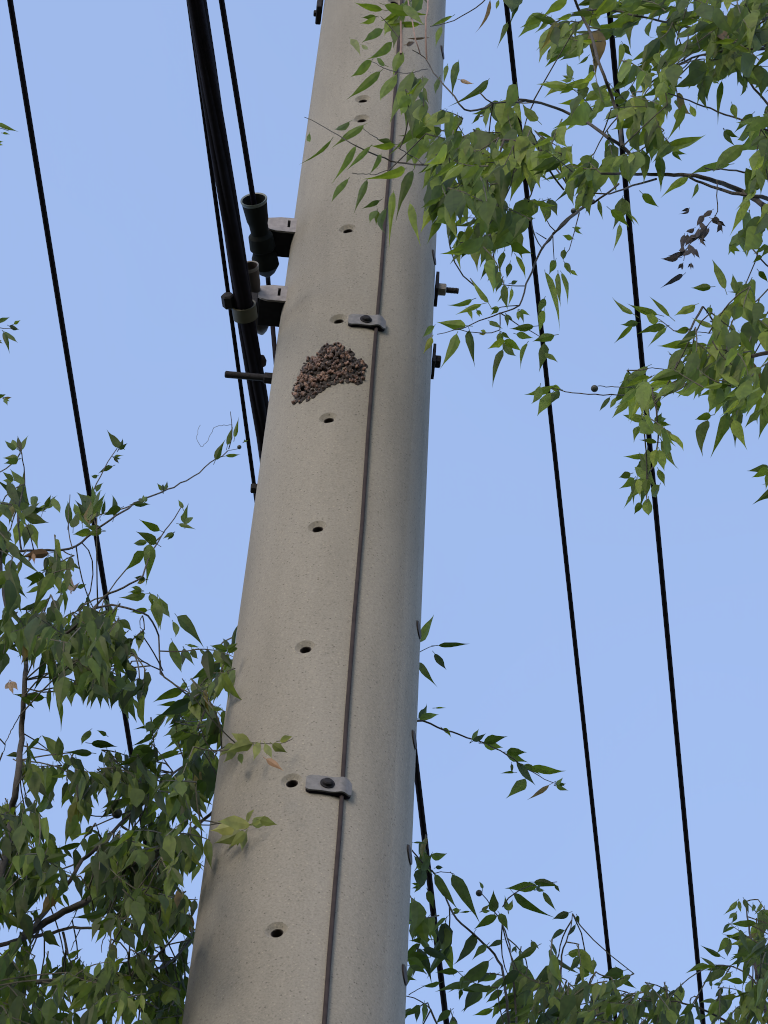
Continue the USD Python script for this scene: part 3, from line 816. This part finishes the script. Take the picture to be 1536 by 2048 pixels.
B.crop(840, 400, 3.84)
B.branch([(1330, 10), (1200, 100), (1040, 250), (930, 380), (890, 470), (870, 530), (820, 640), (760, 810), (620, 870), (450, 930), (370, 970), (130, 1030)], 6, 1.4)
for q in ([(1040, 240), (975, 160), (960, 100)], [(970, 300), (890, 250)], [(1020, 270), (1025, 380), (1030, 460)], [(1220, 100), (1180, 250), (1150, 380), (1100, 440)], [(620, 870), (610, 1000), (560, 1020), (300, 990)],
          [(810, 660), (720, 660), (600, 640)], [(760, 810), (640, 820), (560, 840)], [(620, 870), (760, 960), (880, 1020), (950, 1070)], [(500, 780), (440, 690), (385, 600)]):
    B.branch(q, 2.5, 1.5, 'twig')
B.lv([(525, 790, 378, 585, 46), (400, 765, 222, 832, 42), (470, 800, 272, 872, 46), (360, 830, 412, 902, 36), (440, 850, 478, 898, 36), (605, 830, 528, 862, 50), (350, 965, 120, 945, 88), (110, 970, 18, 1052, 50),
      (92, 1055, 35, 1172, 50), (282, 1028, 198, 1248, 76), (380, 1000, 416, 1240, 62), (505, 1020, 438, 1012, 50), (535, 930, 622, 978, 42), (662, 880, 702, 952, 52), (760, 850, 802, 930, 80), (872, 970, 688, 992, 60),
      (620, 1020, 645, 1100, 80), (740, 1030, 872, 1062, 52), (650, 1080, 525, 1140, 60), (640, 1090, 765, 1192, 110), (632, 1150, 533, 1370, 56), (822, 1100, 753, 1248, 40), (672, 680, 603, 772, 36), (705, 680, 694, 788, 30),
      (690, 485, 668, 615, 52), (740, 430, 828, 592, 42), (698, 342, 865, 422, 78), (700, 640, 765, 620, 34), (560, 470, 500, 605, 95), (590, 550, 570, 695, 64), (642, 400, 600, 545, 52), (1042, 465, 1000, 565, 60),
      (960, 555, 1092, 945, 52), (1060, 560, 1070, 805, 46), (1090, 560, 1162, 745, 42), (1110, 480, 1162, 565, 52), (1160, 540, 1212, 584, 30), (1110, 380, 1090, 475, 52), (1185, 215, 1250, 245, 52), (1170, 295, 1090, 270, 46),
      (955, 755, 908, 865, 62), (955, 850, 918, 1005, 62), (1032, 1038, 858, 1082, 72), (955, 1100, 928, 1285, 82), (960, 1175, 1058, 1232, 42), (1000, 90, 960, 140, 50), (870, 140, 780, 150, 40), (880, 30, 900, 100, 45), (780, 90, 860, 90, 40)])
B.berry(1180, 85, 6)
for c in [(480, 120, 130, 110, 1.0, 100), (620, 250, 80, 120, .9, 95), (720, 120, 100, 110, 0.8, 95), (560, 480, 60, 90, 1.0, 95)]:
    B.clump(c[0], c[1], c[2], c[3], c[4], c[5])

B.crop(1036, 450, 3.072)
B.branch([(1900, 1300), (1740, 1400), (1600, 1450), (1520, 1500)], 4, 1.6)
e7 = B.branch([(1800, 720), (1536, 780), (1350, 830), (1200, 880), (1050, 930), (900, 990), (800, 1010)], 10, 4)
B.branch([(1350, 830), (1250, 700), (1180, 560), (1140, 500)], 6, 3)
B.branch([(1140, 505), (1060, 640), (1000, 780), (960, 880)], 5, 3)
B.branch([(1060, 640), (960, 650), (900, 600), (830, 560)], 2.5, 1.5, 'twig')
B.branch([(800, 1010), (760, 1040), (560, 1045), (420, 1040), (260, 1015), (200, 1000)], 2.5, 2, 'twig')
B.branch([(720, 1000), (600, 995), (490, 990)], 2, 1.5, 'twig')
B.branch([(820, 1010), (850, 1150), (860, 1300), (840, 1450), (790, 1580), (790, 1700)], 4, 2)
B.branch([(1400, 100), (1470, 180), (1560, 270), (1700, 420)], 3, 4, 'twig')
B.branch([(1190, 660), (1080, 662)], 2, 1.5, 'twig'); B.branch([(900, 885), (800, 878)], 2, 1.5, 'twig')
B.lv([(1272, 392, 1188, 172, 62), (1342, 410, 1350, 286, 84), (705, 545, 568, 458, 36), (932, 562, 792, 422, 30), (855, 550, 668, 494, 48), (735, 600, 640, 615, 46), (702, 620, 597, 728, 32), (912, 630, 823, 718, 36),
      (905, 622, 738, 655, 52), (862, 590, 758, 552, 60), (1088, 490, 962, 556, 58), (1185, 380, 1058, 388, 52), (1195, 625, 1058, 572, 34), (1180, 505, 1165, 565, 42), (1052, 640, 958, 662, 46), (795, 868, 618, 992, 52),
      (562, 1058, 494, 1152, 30), (602, 1060, 558, 1145, 30), (685, 1060, 573, 1192, 52), (742, 1050, 708, 1175, 52), (802, 1010, 788, 1125, 52), (870, 1080, 848, 1145, 30), (1165, 1200, 1088, 1378, 72), (1292, 1150, 1213, 1364, 72),
      (1342, 1150, 1340, 1290, 46), (1482, 1140, 1398, 1244, 42), (1536, 1100, 1488, 1284, 72), (1185, 1170, 1088, 1192, 52), (788, 1190, 618, 1168, 52), (742, 1235, 708, 1304, 42), (850, 1215, 932, 1175, 92), (880, 1255, 988, 1344, 46),
      (852, 1335, 743, 1318, 30), (882, 1325, 957, 1465, 42), (882, 1335, 942, 1485, 32), (862, 1380, 850, 1535, 95), (862, 1500, 902, 1592, 46), (802, 1562, 678, 1436, 58), (792, 1512, 750, 1405, 50), (692, 1528, 618, 1552, 42),
      (725, 1560, 690, 1665, 92), (795, 1560, 738, 1685, 92), (702, 1660, 668, 1722, 22), (752, 1705, 713, 1780, 42), (802, 1680, 790, 1815, 66), (1536, 1480, 1408, 1524, 42), (1540, 1500, 1448, 1554, 52), (1545, 1510, 1520, 1622, 42),
      (1310, 130, 1372, 168, 60), (1540, 130, 1498, 208, 72), (1500, 192, 1438, 230, 32), (1480, 285, 1540, 352, 42), (1390, 30, 1350, 160, 60), (1400, 80, 1470, 112, 36), (1480, 0, 1520, 60, 50), (870, 1600, 800, 1690, 60)])
B.lv([(205, 1000, 42, 1052, 46), (212, 1030, 108, 1174, 72), (135, 990, 98, 1114, 50), (252, 1015, 198, 1092, 52), (260, 1010, 180, 990, 40)])
B.lv([(1162, 5, 1068, 112, 44), (1112, 20, 1060, 125, 34), (1024, 60, 998, 175, 38), (985, 200, 878, 213, 42), (1012, 238, 985, 288, 32), (1064, 238, 1060, 272, 28), (1014, 308, 893, 378, 36), (1080, 150, 1116, 204, 30), (1120, 88, 1162, 112, 30),
      (1050, 120, 1090, 190, 40), (1030, 150, 960, 215, 34), (1190, -40, 1260, -5, 40), (1230, -20, 1270, 30, 36), (1050, -100, 1010, -70, 34), (1140, -60, 1090, 20, 40), (1150, 40, 1100, 90, 36), (1090, 60, 1020, 130, 40), (1060, 150, 1010, 200, 36), (1000, 170, 930, 200, 30), (1170, 20, 1130, 80, 36), (1120, -20, 1150, 50, 36), (1210, -50, 1240, 10, 34), (1040, 60, 1030, 120, 34), (1250, 0, 1220, 50, 30), (1190, -90, 1130, -40, 36), (1080, 20, 1020, 60, 34), (1015, 130, 985, 190, 30)], mat=leaf_dead)
B.berry(470, 1005, 7)
for c in [(1300, 660, 150, 200, 1.7, 105), (1200, 860, 210, 150, 1.7, 135), (1400, 420, 100, 80, 1.3, 95), (1490, 620, 60, 150, 1.3, 100), (990, 920, 140, 80, 1.4, 140), (760, 990, 100, 80, 1.2, 120), (1330, 1040, 150, 80, 1.4, 105),
          (1500, 900, 80, 190, 1.4, 105), (1650, 800, 120, 300, .8, 105), (850, 1230, 50, 60, .8, 80), (820, 1480, 40, 90, .8, 90), (1340, 500, 90, 70, 1.2, 95), (1600, 1500, 60, 60, .8, 120)]:
    B.clump(c[0], c[1], c[2], c[3], c[4], c[5])
B.limb([(1.75, 3.3, -0.1), (1.70, 3.25, 2.5), (1.50, 3.32, 5.2), (1.42, 3.45, 7.0), (1.30, 3.5, 9.4)], 0.11, 0.035, 'trunk')
for e, z in ((e1, 6.9), (e2, 7.2), (e4, 7.4), (e5, 7.6), (e6, 8.4), (e6b, 8.1), (e7, 6.3)):
    x = float(np.interp(z, [5.2, 7.0, 9.4], [1.50, 1.42, 1.30])); y = float(np.interp(z, [5.2, 7.0, 9.4], [3.32, 3.45, 3.5]))
    s0 = np.array([x, y, z])
    B.limb([s0, s0 * 0.5 + e[0] * 0.5 + [0, 0, 0.05], e[0]], 0.022, 0.008, mat=bark)
B.limb([(1.33, 3.48, 8.9), (0.95, 3.5, 9.35), e3[0]], 0.016, 0.004, mat=bark)
B.build()

# ---- tree at lower left
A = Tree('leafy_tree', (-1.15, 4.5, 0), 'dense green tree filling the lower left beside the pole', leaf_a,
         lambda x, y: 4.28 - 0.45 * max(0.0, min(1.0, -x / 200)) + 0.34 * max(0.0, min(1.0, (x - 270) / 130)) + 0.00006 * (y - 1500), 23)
A.dens = 2.3
A.crop(0, 0, 1)
for c in [(-160, 1450, 100, 260, .6, 95), (-150, 950, 90, 200, .5, 95)]:
    A.clump(c[0], c[1], c[2], c[3], c[4], c[5])
a1 = A.branch([(-60, 1900), (0, 1760), (22, 1640), (38, 1530), (48, 1400), (52, 1318)], 17, 9)
A.branch([(52, 1318), (20, 1250), (8, 1190), (0, 1100), (-30, 1000)], 8, 5)
A.branch([(52, 1318), (95, 1290), (140, 1262), (180, 1226), (195, 1212)], 8, 5)
a2 = A.branch([(-60, 1900), (0, 1890), (44, 1878), (102, 1866), (140, 1856), (182, 1856), (220, 1865)], 9, 4)
A.branch([(44, 1878), (117, 1829), (172, 1802), (230, 1760), (300, 1700), (354, 1686), (400, 1646), (440, 1610)], 14, 6)
A.branch([(164, 1720), (200, 1690), (246, 1642), (293, 1600), (330, 1560), (370, 1530), (405, 1500)], 7, 4)
A.branch([(60, 1860), (110, 1800), (140, 1760), (164, 1720)], 8, 7)
A.branch([(126, 1864), (132, 1890), (136, 1910)], 5, 4, 'twig')
a3 = A.branch([(-90, 1990), (0, 1975), (120, 1960), (240, 1955), (330, 1930), (380, 1880)], 9, 4)
for q in ([(156, 1818), (145, 1838), (134, 1855)], [(161, 1858), (150, 1880), (141, 1902)], [(212, 1864), (206, 1882), (202, 1904)], [(219, 1866), (221, 1885), (220, 1903)]):
    A.branch(q, 2, 1.3, 'twig')
A.crop(0, 820, 3.072)
a4 = A.branch([(-190, 840), (0, 860), (280, 865), (430, 855), (520, 795), (600, 730), (740, 630), (830, 575), (920, 530), (1030, 490), (1200, 400), (1330, 300), (1400, 250)], 6, 2.5)
A.branch([(540, 1250), (590, 1200), (640, 1150), (800, 1070), (880, 1020), (900, 940), (960, 830), (1060, 680), (1120, 590)], 5, 2)
A.branch([(195 * 3.072, 1204), (560, 1235), (680, 1195), (800, 1225), (900, 1260), (970, 1370), (985, 1560), (985, 1620)], 5, 3)
A.branch([(600, 730), (560, 560), (620, 400), (740, 200)], 3, 1.8, 'twig')
A.branch([(440, 850), (420, 700), (430, 520)], 2.5, 1.5, 'twig')
A.branch([(130, 860), (110, 650), (150, 440), (120, 220)], 4, 2, 'twig')
A.branch([(1405, 240), (1425, 150), (1415, 10)], 2.5, 1.6, 'twig')
A.branch([(1430, 95), (1330, 98), (1290, 160), (1240, 225), (1210, 180), (1230, 95)], 1.2, 0.9, 'tendril', twig_green)
A.branch([(1400, 250), (1480, 235)], 1.4, 1.2, 'twig')
A.branch([(870, 1260), (860, 1320), (890, 1370)], 2, 1.4, 'twig'); A.branch([(885, 1400), (960, 1520), (1000, 1600)], 2.5, 3, 'twig')
A.berry(1470, 228, 5)
A.lv([(100, 235, 18, 168, 62), (130, 245, 130, 148, 62), (112, 300, -5, 312, 72), (82, 430, -5, 400, 52), (142, 455, 60, 358, 46), (152, 562, 0, 440, 62), (205, 602, 235, 442, 52), (62, 622, 0, 538, 50), (328, 540, 372, 645, 54),
      (280, 600, 335, 540, 60), (150, 640, 315, 660, 105), (182, 700, 190, 865, 95), (132, 680, 88, 845, 72), (0, 680, 22, 845, 84), (420, 700, 438, 508, 50), (450, 722, 472, 598, 62), (580, 640, 488, 672, 62), (572, 560, 498, 540, 50),
      (562, 752, 438, 762, 52), (625, 742, 515, 740, 84), (700, 655, 720, 476, 46), (742, 602, 635, 645, 56), (742, 222, 655, 136, 52), (732, 240, 782, 178, 50), (702, 290, 745, 305, 42), (692, 345, 598, 385, 32), (600, 402, 543, 418, 26),
      (592, 500, 625, 438, 32), (885, 565, 870, 498, 62), (822, 578, 932, 574, 36), (1000, 495, 1000, 428, 62), (1325, 305, 1372, 188, 52), (1398, 215, 1432, 88, 40), (1442, 165, 1462, 68, 36), (1388, 282, 1484, 270, 28), (1500, 195, 1525, 172, 22),
      (1100, 700, 1194, 726, 32), (1140, 700, 1168, 588, 72), (1122, 602, 1096, 542, 32), (1065, 755, 1010, 802, 42), (982, 740, 852, 674, 48), (962, 822, 838, 736, 62), (902, 812, 793, 822, 42), (918, 825, 930, 975, 82), (882, 868, 788, 984, 66),
      (892, 1042, 806, 1050, 58), (892, 1130, 738, 1162, 56), (872, 1110, 785, 1100, 60), (905, 1230, 798, 1242, 42), (925, 1130, 960, 1210, 50), (975, 1155, 1010, 1345, 112), (940, 1180, 990, 1330, 80), (1088, 1270, 1238, 1424, 82),
      (1062, 1300, 1104, 1412, 42), (735, 1290, 818, 1348, 52), (645, 1288, 538, 1324, 50), (275, 1030, 145, 1030, 72), (330, 990, 320, 1145, 95), (425, 950, 465, 1005, 72), (245, 1078, 152, 1142, 32), (475, 1090, 542, 1070, 27), (300, 900, 330, 1000, 90)])
A.lv([(300, 880, 120, 900, 60), (200, 880, 190, 945, 50)], mat=leaf_brown); A.lv([(438, 1110, 445, 1040, 62)], mat=leaf_tan)
for c in [(350, 1260, 240, 120, 1.4, 100), (620, 1380, 190, 110, 1.6, 100), (50, 1100, 80, 150, 1.4, 85), (20, 1430, 60, 90, 1.4, 85), (340, 950, 100, 90, 1.0, 95), (120, 640, 90, 90, 0.9, -80), (560, 620, 70, 110, 0.7, -90), (20, 880, 60, 100, .9, 90), (-60, 700, 60, 300, .6, 90)]:
    A.clump(c[0], c[1], c[2], c[3], c[4], c[5])
A.crop(0, 1200, 3.072)
A.branch([(985, 430), (900, 390), (820, 330)], 3, 2, 'twig'); A.branch([(985, 380), (985, 430), (1080, 520), (1180, 600), (1280, 640)], 4, 3)
A.branch([(1280, 640), (1330, 500), (1390, 350), (1440, 220)], 4, 2)
A.branch([(1160, 880), (1200, 800), (1280, 640)], 4, 4)
A.branch([(130, 700), (70, 800), (20, 940)], 2, 1.5, 'twig')
A.branch([(480, 1300), (620, 1330), (700, 1320)], 2.5, 2, 'twig')
A.berry(718, 1310, 10)
A.lv([(520, 475, 518, 648, 62), (612, 480, 620, 674, 56), (680, 520, 685, 634, 36), (440, 495, 434, 570, 42), (305, 545, 298, 690, 32), (348, 568, 396, 775, 36), (272, 600, 75, 588, 56), (130, 598, 218, 662, 36), (1060, 255, 1110, 495, 72), (1130, 300, 1152, 405, 62),
      (1178, 300, 1212, 374, 42), (1150, 275, 1224, 290, 20), (1402, 305, 1368, 208, 36), (1395, 312, 1283, 278, 52), (1432, 300, 1458, 108, 28), (1185, 615, 972, 724, 84), (1122, 560, 928, 612, 62), (1100, 930, 898, 992, 42), (862, 918, 962, 925, 42),
      (1155, 1048, 998, 1154, 52), (562, 882, 725, 898, 52), (655, 832, 598, 794, 26), (552, 800, 488, 892, 42), (565, 940, 418, 932, 46), (375, 990, 238, 798, 86), (355, 955, 387, 798, 62), (242, 848, 158, 934, 32), (115, 945, 28, 955, 32), (640, 1000, 635, 912, 62),
      (500, 1230, 560, 1290, 60), (1250, 1110, 1200, 1220, 80), (870, 240, 830, 180, 60)])
A.lv([(62, 502, 78, 588, 72)], mat=leaf_tan)
for c in [(420, 190, 230, 110, 1.6, 100), (620, 240, 200, 110, 1.7, 95), (350, 420, 120, 80, 1.3, 95), (590, 430, 170, 85, 1.7, 92), (790, 480, 110, 110, 1.3, 95), (1330, 420, 80, 120, 1.7, 100), (1150, 610, 140, 70, 1.2, 140), (1300, 650, 90, 120, 1.7, 120),
          (1190, 820, 150, 90, 1.5, 130), (1260, 990, 80, 120, 1.8, 100), (1010, 840, 110, 45, 1.3, 150), (570, 1080, 170, 100, 1.7, 100), (200, 1030, 100, 70, 1.3, 90), (760, 1040, 100, 100, 1.3, 110), (870, 1180, 80, 70, 1.2, 100), (430, 1250, 60, 60, 1.2, 100),
          (230, 1200, 90, 70, .9, 110), (1180, 1230, 100, 60, .9, 110), (60, 1330, 90, 100, 1.4, 90), (200, 1370, 110, 90, 1.1, 95)]:
    A.clump(c[0], c[1], c[2], c[3], c[4], c[5])
A.crop(0, 1600, 3.413)
for c in [(130, 250, 150, 140, 1.5, 95), (300, 430, 200, 170, 1.5, 95), (100, 650, 110, 180, 1.5, 95), (850, 480, 220, 200, 1.9, 95), (900, 290, 190, 90, 1.5, 100), (1090, 720, 170, 120, 1.9, 90), (810, 760, 130, 70, 1.5, 92), (1230, 440, 90, 70, 1.3, 110),
          (90, 1000, 110, 60, 1.4, 95), (110, 1230, 130, 180, 1.6, 95), (400, 1210, 190, 80, 1.6, 95), (700, 1200, 230, 100, 1.8, 95), (1000, 1180, 190, 110, 1.9, 95), (880, 1370, 250, 90, 1.7, 100), (1130, 1400, 110, 110, 1.8, 95), (1220, 1080, 55, 150, 1.8, 95),
          (230, 1510, 300, 70, 1.6, 95), (130, 1400, 120, 80, 1.5, 95), (600, 1560, 500, 60, 1.3, 95), (-120, 700, 100, 800, .8, 95), (500, 1800, 700, 180, .6, 95), (700, 560, 110, 120, 1.5, 95), (640, 250, 80, 60, 1.0, 110), (1290, 330, 60, 70, 1.2, 120)]:
    A.clump(c[0], c[1], c[2], c[3], c[4], c[5])
A.lv([(900, 850, 932, 965, 95), (820, 860, 822, 1005, 84), (760, 800, 740, 880, 60), (1060, 900, 1040, 975, 60), (300, 900, 390, 1000, 70), (470, 1080, 548, 1018, 40), (210, 1000, 140, 1060, 50), (380, 1350, 470, 1460, 60), (540, 1380, 500, 1470, 40)])
A.crop(0, 0, 1)
for c in [(275, 1560, 42, 70, 1.0, 100, 0), (298, 1700, 48, 80, 1.0, 100, 0), (322, 1850, 40, 70, 1.0, 100, 0), (345, 1980, 38, 60, 1.0, 100, 0), (375, 1570, 28, 60, 1.0, 100, -0.40), (360, 1690, 28, 50, 1.0, 100, -0.40), (345, 1800, 30, 50, 1.0, 100, -0.38), (400, 1400, 22, 50, .8, 100, -0.42)]:
    A.clump(c[0], c[1], c[2], c[3], c[4], c[5], dy=c[6], vol=0.05)
# young shoots that lie against the pole's face
A.crop(0, 0, 1)
def on_face(x, y):
    h = pole_hit(x, y)
    return on_pole(h[0], h[1], 0.05)[1] if h else 4.2
A2d = A.depth
A.depth = lambda x, y: min(A2d(x, y), on_face(max(x, 440), y)) if x > 430 else min(A2d(x, y), on_face(442, y))
A.branch([(430, 1505), (460, 1490), (500, 1485), (545, 1488), (585, 1478)], 2.5, 1.2, 'twig', twig_green)
A.branch([(402, 1650), (440, 1648), (490, 1650), (535, 1638)], 2.5, 1.2, 'twig', twig_green)
A.lv([(500, 1486, 455, 1466, 22), (505, 1487, 448, 1503, 24), (520, 1486, 505, 1520, 16), (545, 1488, 572, 1506, 17), (560, 1482, 590, 1472, 12), (530, 1487, 545, 1520, 14), (470, 1490, 440, 1520, 24)], mat=leaf_young)
A.lv([(500, 1650, 424, 1640, 24), (482, 1662, 428, 1690, 28), (492, 1665, 466, 1702, 26), (505, 1648, 538, 1640, 20), (492, 1640, 532, 1612, 20), (470, 1650, 420, 1662, 26), (520, 1640, 555, 1650, 16)], mat=leaf_young)
A.lv([(478, 1508, 486, 1530, 13), (478, 1675, 486, 1690, 14), (455, 1300, 488, 1290, 20)])
A.lv([(532, 1518, 567, 1540, 13)], mat=leaf_brown)
A.depth = A2d
# small tips that reach in from the left edge
A.branch([(-80, 250), (-20, 252), (20, 262)], 3, 1.5, 'twig'); A.branch([(-80, 640), (-20, 652), (25, 658)], 3, 1.5, 'twig'); A.branch([(-60, 770), (-10, 790), (12, 796)], 3, 1.5, 'twig')
A.lv([(-5, 246, 33, 264, 11), (-10, 285, 9, 288, 14), (5, 266, 20, 268, 6), (-5, 642, 23, 636, 11), (18, 652, 40, 661, 11), (8, 664, 26, 690, 20), (28, 648, 42, 640, 8), (-4, 682, 6, 683, 6), (8, 798, 24, 803, 14), (-5, 794, 14, 790, 9)])
A.limb([(-1.15, 4.5, -0.1), (-1.12, 4.5, 2.5), (-1.0, 4.42, 4.6), (-0.95, 4.4, 6.2), (-1.05, 4.45, 8.2)], 0.12, 0.02, 'trunk')
for e, z in ((a1, 5.3), (a2, 5.6), (a3, 5.0), (a4, 7.0)):
    s0 = np.array([float(np.interp(z, [4.6, 6.2, 8.2], [-1.0, -0.95, -1.05])), 4.42, z])
    A.limb([s0, s0 * 0.5 + e[0] * 0.5 + [0, 0, 0.04], e[0]], 0.028, 0.010, mat=bark)
A.build()

# ---- tree behind the pole, low right
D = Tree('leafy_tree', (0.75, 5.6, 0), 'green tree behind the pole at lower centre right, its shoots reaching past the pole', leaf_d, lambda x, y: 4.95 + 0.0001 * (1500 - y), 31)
D.dens = 1.4
D.crop(800, 1650, 3.413)
d1 = D.branch([(820, 1900), (760, 1500), (690, 965), (510, 750), (380, 630), (230, 330), (150, 250), (60, 150)], 7, 3)
d2 = D.branch([(900, 1900), (800, 1400), (770, 960), (740, 800), (700, 680), (640, 580), (560, 470)], 6, 2)
d3 = D.branch([(1050, 1900), (1080, 1300), (1110, 870), (1150, 760), (1180, 600)], 9, 2)
d4 = D.branch([(700, 1900), (350, 1500), (240, 1330), (200, 1250), (40, 1165)], 6, 2)
D.branch([(60, 1160), (160, 1100)], 2, 1.4, 'twig'); D.branch([(700, 560), (820, 440), (960, 400), (1070, 390)], 3, 1.5, 'twig')
D.branch([(1080, 1300), (1250, 1150), (1340, 1000)], 5, 2); D.branch([(1080, 1400), (1350, 1300), (1600, 1180)], 5, 2.5)
D.branch([(230, 330), (300, 320), (380, 340)], 2, 1.4, 'twig')
D.berry(540, 465, 7)
D.lv([(92, 120, 212, 117, 16), (172, 295, 105, 158, 115), (145, 310, 185, 195, 95), (212, 212, 335, 200, 66), (245, 292, 302, 280, 32), (238, 335, 372, 556, 78), (358, 338, 522, 598, 92), (135, 420, 75, 432, 52), (190, 450, 232, 565, 62), (100, 515, 132, 748, 112),
      (160, 600, 75, 600, 92), (505, 735, 393, 1000, 78), (595, 818, 496, 908, 52), (695, 785, 600, 834, 42), (405, 580, 338, 592, 42), (475, 590, 398, 596, 15), (562, 435, 548, 368, 26), (645, 595, 628, 445, 72), (740, 585, 742, 486, 58), (662, 622, 496, 705, 62),
      (680, 605, 742, 708, 62), (560, 588, 625, 560, 52), (935, 420, 712, 434, 74), (775, 465, 974, 646, 62), (915, 390, 1085, 402, 62), (930, 440, 1005, 420, 60), (978, 458, 1064, 584, 42), (1058, 408, 1092, 462, 25), (1152, 598, 1036, 642, 52), (1122, 720, 998, 788, 42),
      (1198, 682, 1138, 772, 30), (1208, 618, 1228, 668, 27), (1148, 882, 1260, 846, 62), (932, 828, 766, 934, 56), (900, 795, 932, 855, 52), (790, 830, 770, 882, 42), (158, 850, 366, 912, 62), (205, 782, 65, 790, 52), (58, 905, 246, 950, 115), (70, 960, 184, 1002, 42),
      (30, 1030, 114, 1062, 32), (272, 1078, 148, 1112, 36), (605, 928, 348, 1154, 92), (1322, 918, 1326, 995, 42), (560, 1130, 430, 1270, 60), (700, 1130, 580, 1215, 60), (790, 1150, 640, 1280, 70), (420, 1120, 400, 1200, 30), (800, 1230, 660, 1250, 30)])
for c in [(250, 600, 90, 70, 1.2, 110), (320, 720, 90, 80, 1.2, 105), (600, 1050, 150, 70, 1.2, 145), (950, 1050, 180, 140, 1.9, 105), (1000, 1240, 220, 130, 2.0, 105), (1230, 1080, 120, 100, 1.6, 110), (1250, 1260, 200, 110, 1.8, 105), (1450, 1030, 70, 60, 1.0, 120),
          (1470, 1260, 100, 110, 1.5, 110), (700, 1200, 80, 50, 1.0, 125), (120, 1310, 110, 60, 1.3, 110), (330, 1320, 70, 40, 1.0, 120), (860, 1310, 110, 60, 1.6, 110), (130, 230, 60, 90, 1.0, 110), (120, 560, 60, 100, 1.2, 95), (700, 1600, 800, 200, .5, 105), (1600, 1180, 100, 50, 1.5, 110), (100, 880, 60, 70, 1.0, 80)]:
    D.clump(c[0], c[1], c[2], c[3], c[4], c[5], size=56)
D.crop(768, 1200, 2)
d5 = D.branch([(60, 540), (100, 500), (140, 482), (230, 515), (340, 550), (420, 580), (520, 640), (610, 700), (700, 740)], 5, 1.5)
D.branch([(60, 300), (100, 240), (150, 206), (215, 180)], 3, 1.4, 'twig')
D.branch([(60, 540), (70, 420), (60, 300)], 4, 3, 'twig')
D.lv([(145, 168, 212, 46, 42), (218, 182, 345, 175, 28), (203, 215, 251, 283, 32), (140, 250, 188, 332, 32), (140, 475, 215, 428, 56), (205, 432, 252, 430, 8), (355, 562, 402, 518, 46), (400, 572, 506, 570, 62), (490, 612, 582, 636, 66), (530, 650, 612, 748, 34), (590, 668, 724, 702, 42),
      (565, 715, 498, 788, 52), (660, 740, 575, 802, 20), (690, 740, 738, 735, 42), (520, 690, 464, 690, 12), (235, 515, 275, 545, 20), (510, 655, 512, 695, 14), (560, 660, 620, 690, 30), (690, 730, 725, 755, 26)])
D.limb([(0.75, 5.6, -0.1), (0.74, 5.58, 2.5), (0.62, 5.45, 4.6), (0.55, 5.35, 5.6), (0.45, 5.25, 6.1)], 0.10, 0.03, 'trunk')
for e, s0 in ((d1, (0.5, 5.3, 5.85)), (d2, (0.55, 5.35, 5.6)), (d3, (0.58, 5.4, 5.3)), (d4, (0.62, 5.45, 4.8))):
    s0 = np.array(s0); D.limb([s0, s0 * 0.5 + e[0] * 0.5 + [0, 0.05, 0], e[0]], 0.02, 0.006, mat=bark)
D.limb([(0.45, 5.25, 6.1), (0.2, 5.1, 6.6), d5[0]], 0.015, 0.004, mat=bark)
D.build()

# ---- tree in the lower right corner
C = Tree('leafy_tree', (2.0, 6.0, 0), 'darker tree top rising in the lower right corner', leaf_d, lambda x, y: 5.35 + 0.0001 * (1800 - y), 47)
C.dens = 1.7
C.crop(1136, 1750, 3.84)
c1 = C.branch([(1700, 1700), (1560, 1200), (1480, 900), (1420, 600), (1390, 400), (1360, 210)], 14, 3)
C.branch([(1480, 900), (1380, 760), (1250, 700), (1120, 690)], 5, 2); C.branch([(1420, 600), (1300, 500), (1220, 470)], 4, 2)
c2 = C.branch([(1600, 1500), (1250, 1150), (1000, 1020), (800, 970), (600, 960), (450, 900)], 7, 2.5)
C.lv([(1295, 200, 1208, 304, 46), (1352, 185, 1392, 284, 46), (1310, 200, 1325, 290, 40), (1420, 225, 1432, 305, 40), (1445, 370, 1230, 378, 68), (1405, 495, 1196, 470, 56), (1175, 625, 1012, 538, 46), (1130, 705, 1002, 608, 36), (1235, 705, 1040, 732, 62), (1232, 485, 1178, 645, 105),
      (1345, 825, 1195, 800, 52), (1100, 855, 1088, 785, 26), (1180, 830, 1100, 850, 28), (868, 905, 872, 828, 42), (560, 892, 685, 818, 72), (720, 905, 722, 838, 42), (425, 735, 248, 792, 95), (388, 800, 525, 872, 52), (372, 720, 434, 835, 52), (165, 755, 45, 742, 95), (162, 648, 202, 734, 46), (322, 850, 216, 884, 52),
      (1290, 290, 1240, 380, 60), (1500, 280, 1560, 320, 60), (1350, 480, 1350, 560, 30), (640, 1080, 500, 1060, 50), (1050, 1080, 960, 1110, 46)])
for c in [(600, 960, 200, 70, 1.5, 110), (850, 950, 170, 70, 1.5, 105), (750, 1070, 280, 60, 1.4, 105), (300, 1080, 230, 60, 1.5, 105), (1100, 980, 110, 110, 1.3, 105), (1410, 430, 110, 100, 1.7, 130), (1430, 650, 130, 120, 1.8, 120), (1270, 720, 110, 60, 1.4, 140), (1460, 900, 110, 160, 1.9, 105),
          (1250, 1070, 170, 80, 1.4, 105), (1490, 320, 50, 50, 1.3, 120), (1620, 700, 140, 400, 1.2, 110), (1340, 850, 90, 90, 1.1, 110), (900, 1260, 700, 120, .7, 105), (950, 1060, 150, 60, 1.2, 105)]:
    C.clump(c[0], c[1], c[2], c[3], c[4], c[5], size=48)
C.limb([(2.0, 6.0, -0.1), (1.95, 5.98, 2.5), (1.72, 5.85, 4.8), (1.35, 5.6, 6.6), c1[0]], 0.12, 0.012, 'trunk')
s0 = np.array([1.60, 5.77, 5.5]); C.limb([s0, s0 * 0.5 + c2[0] * 0.5, c2[0]], 0.025, 0.006, mat=bark)
C.build()
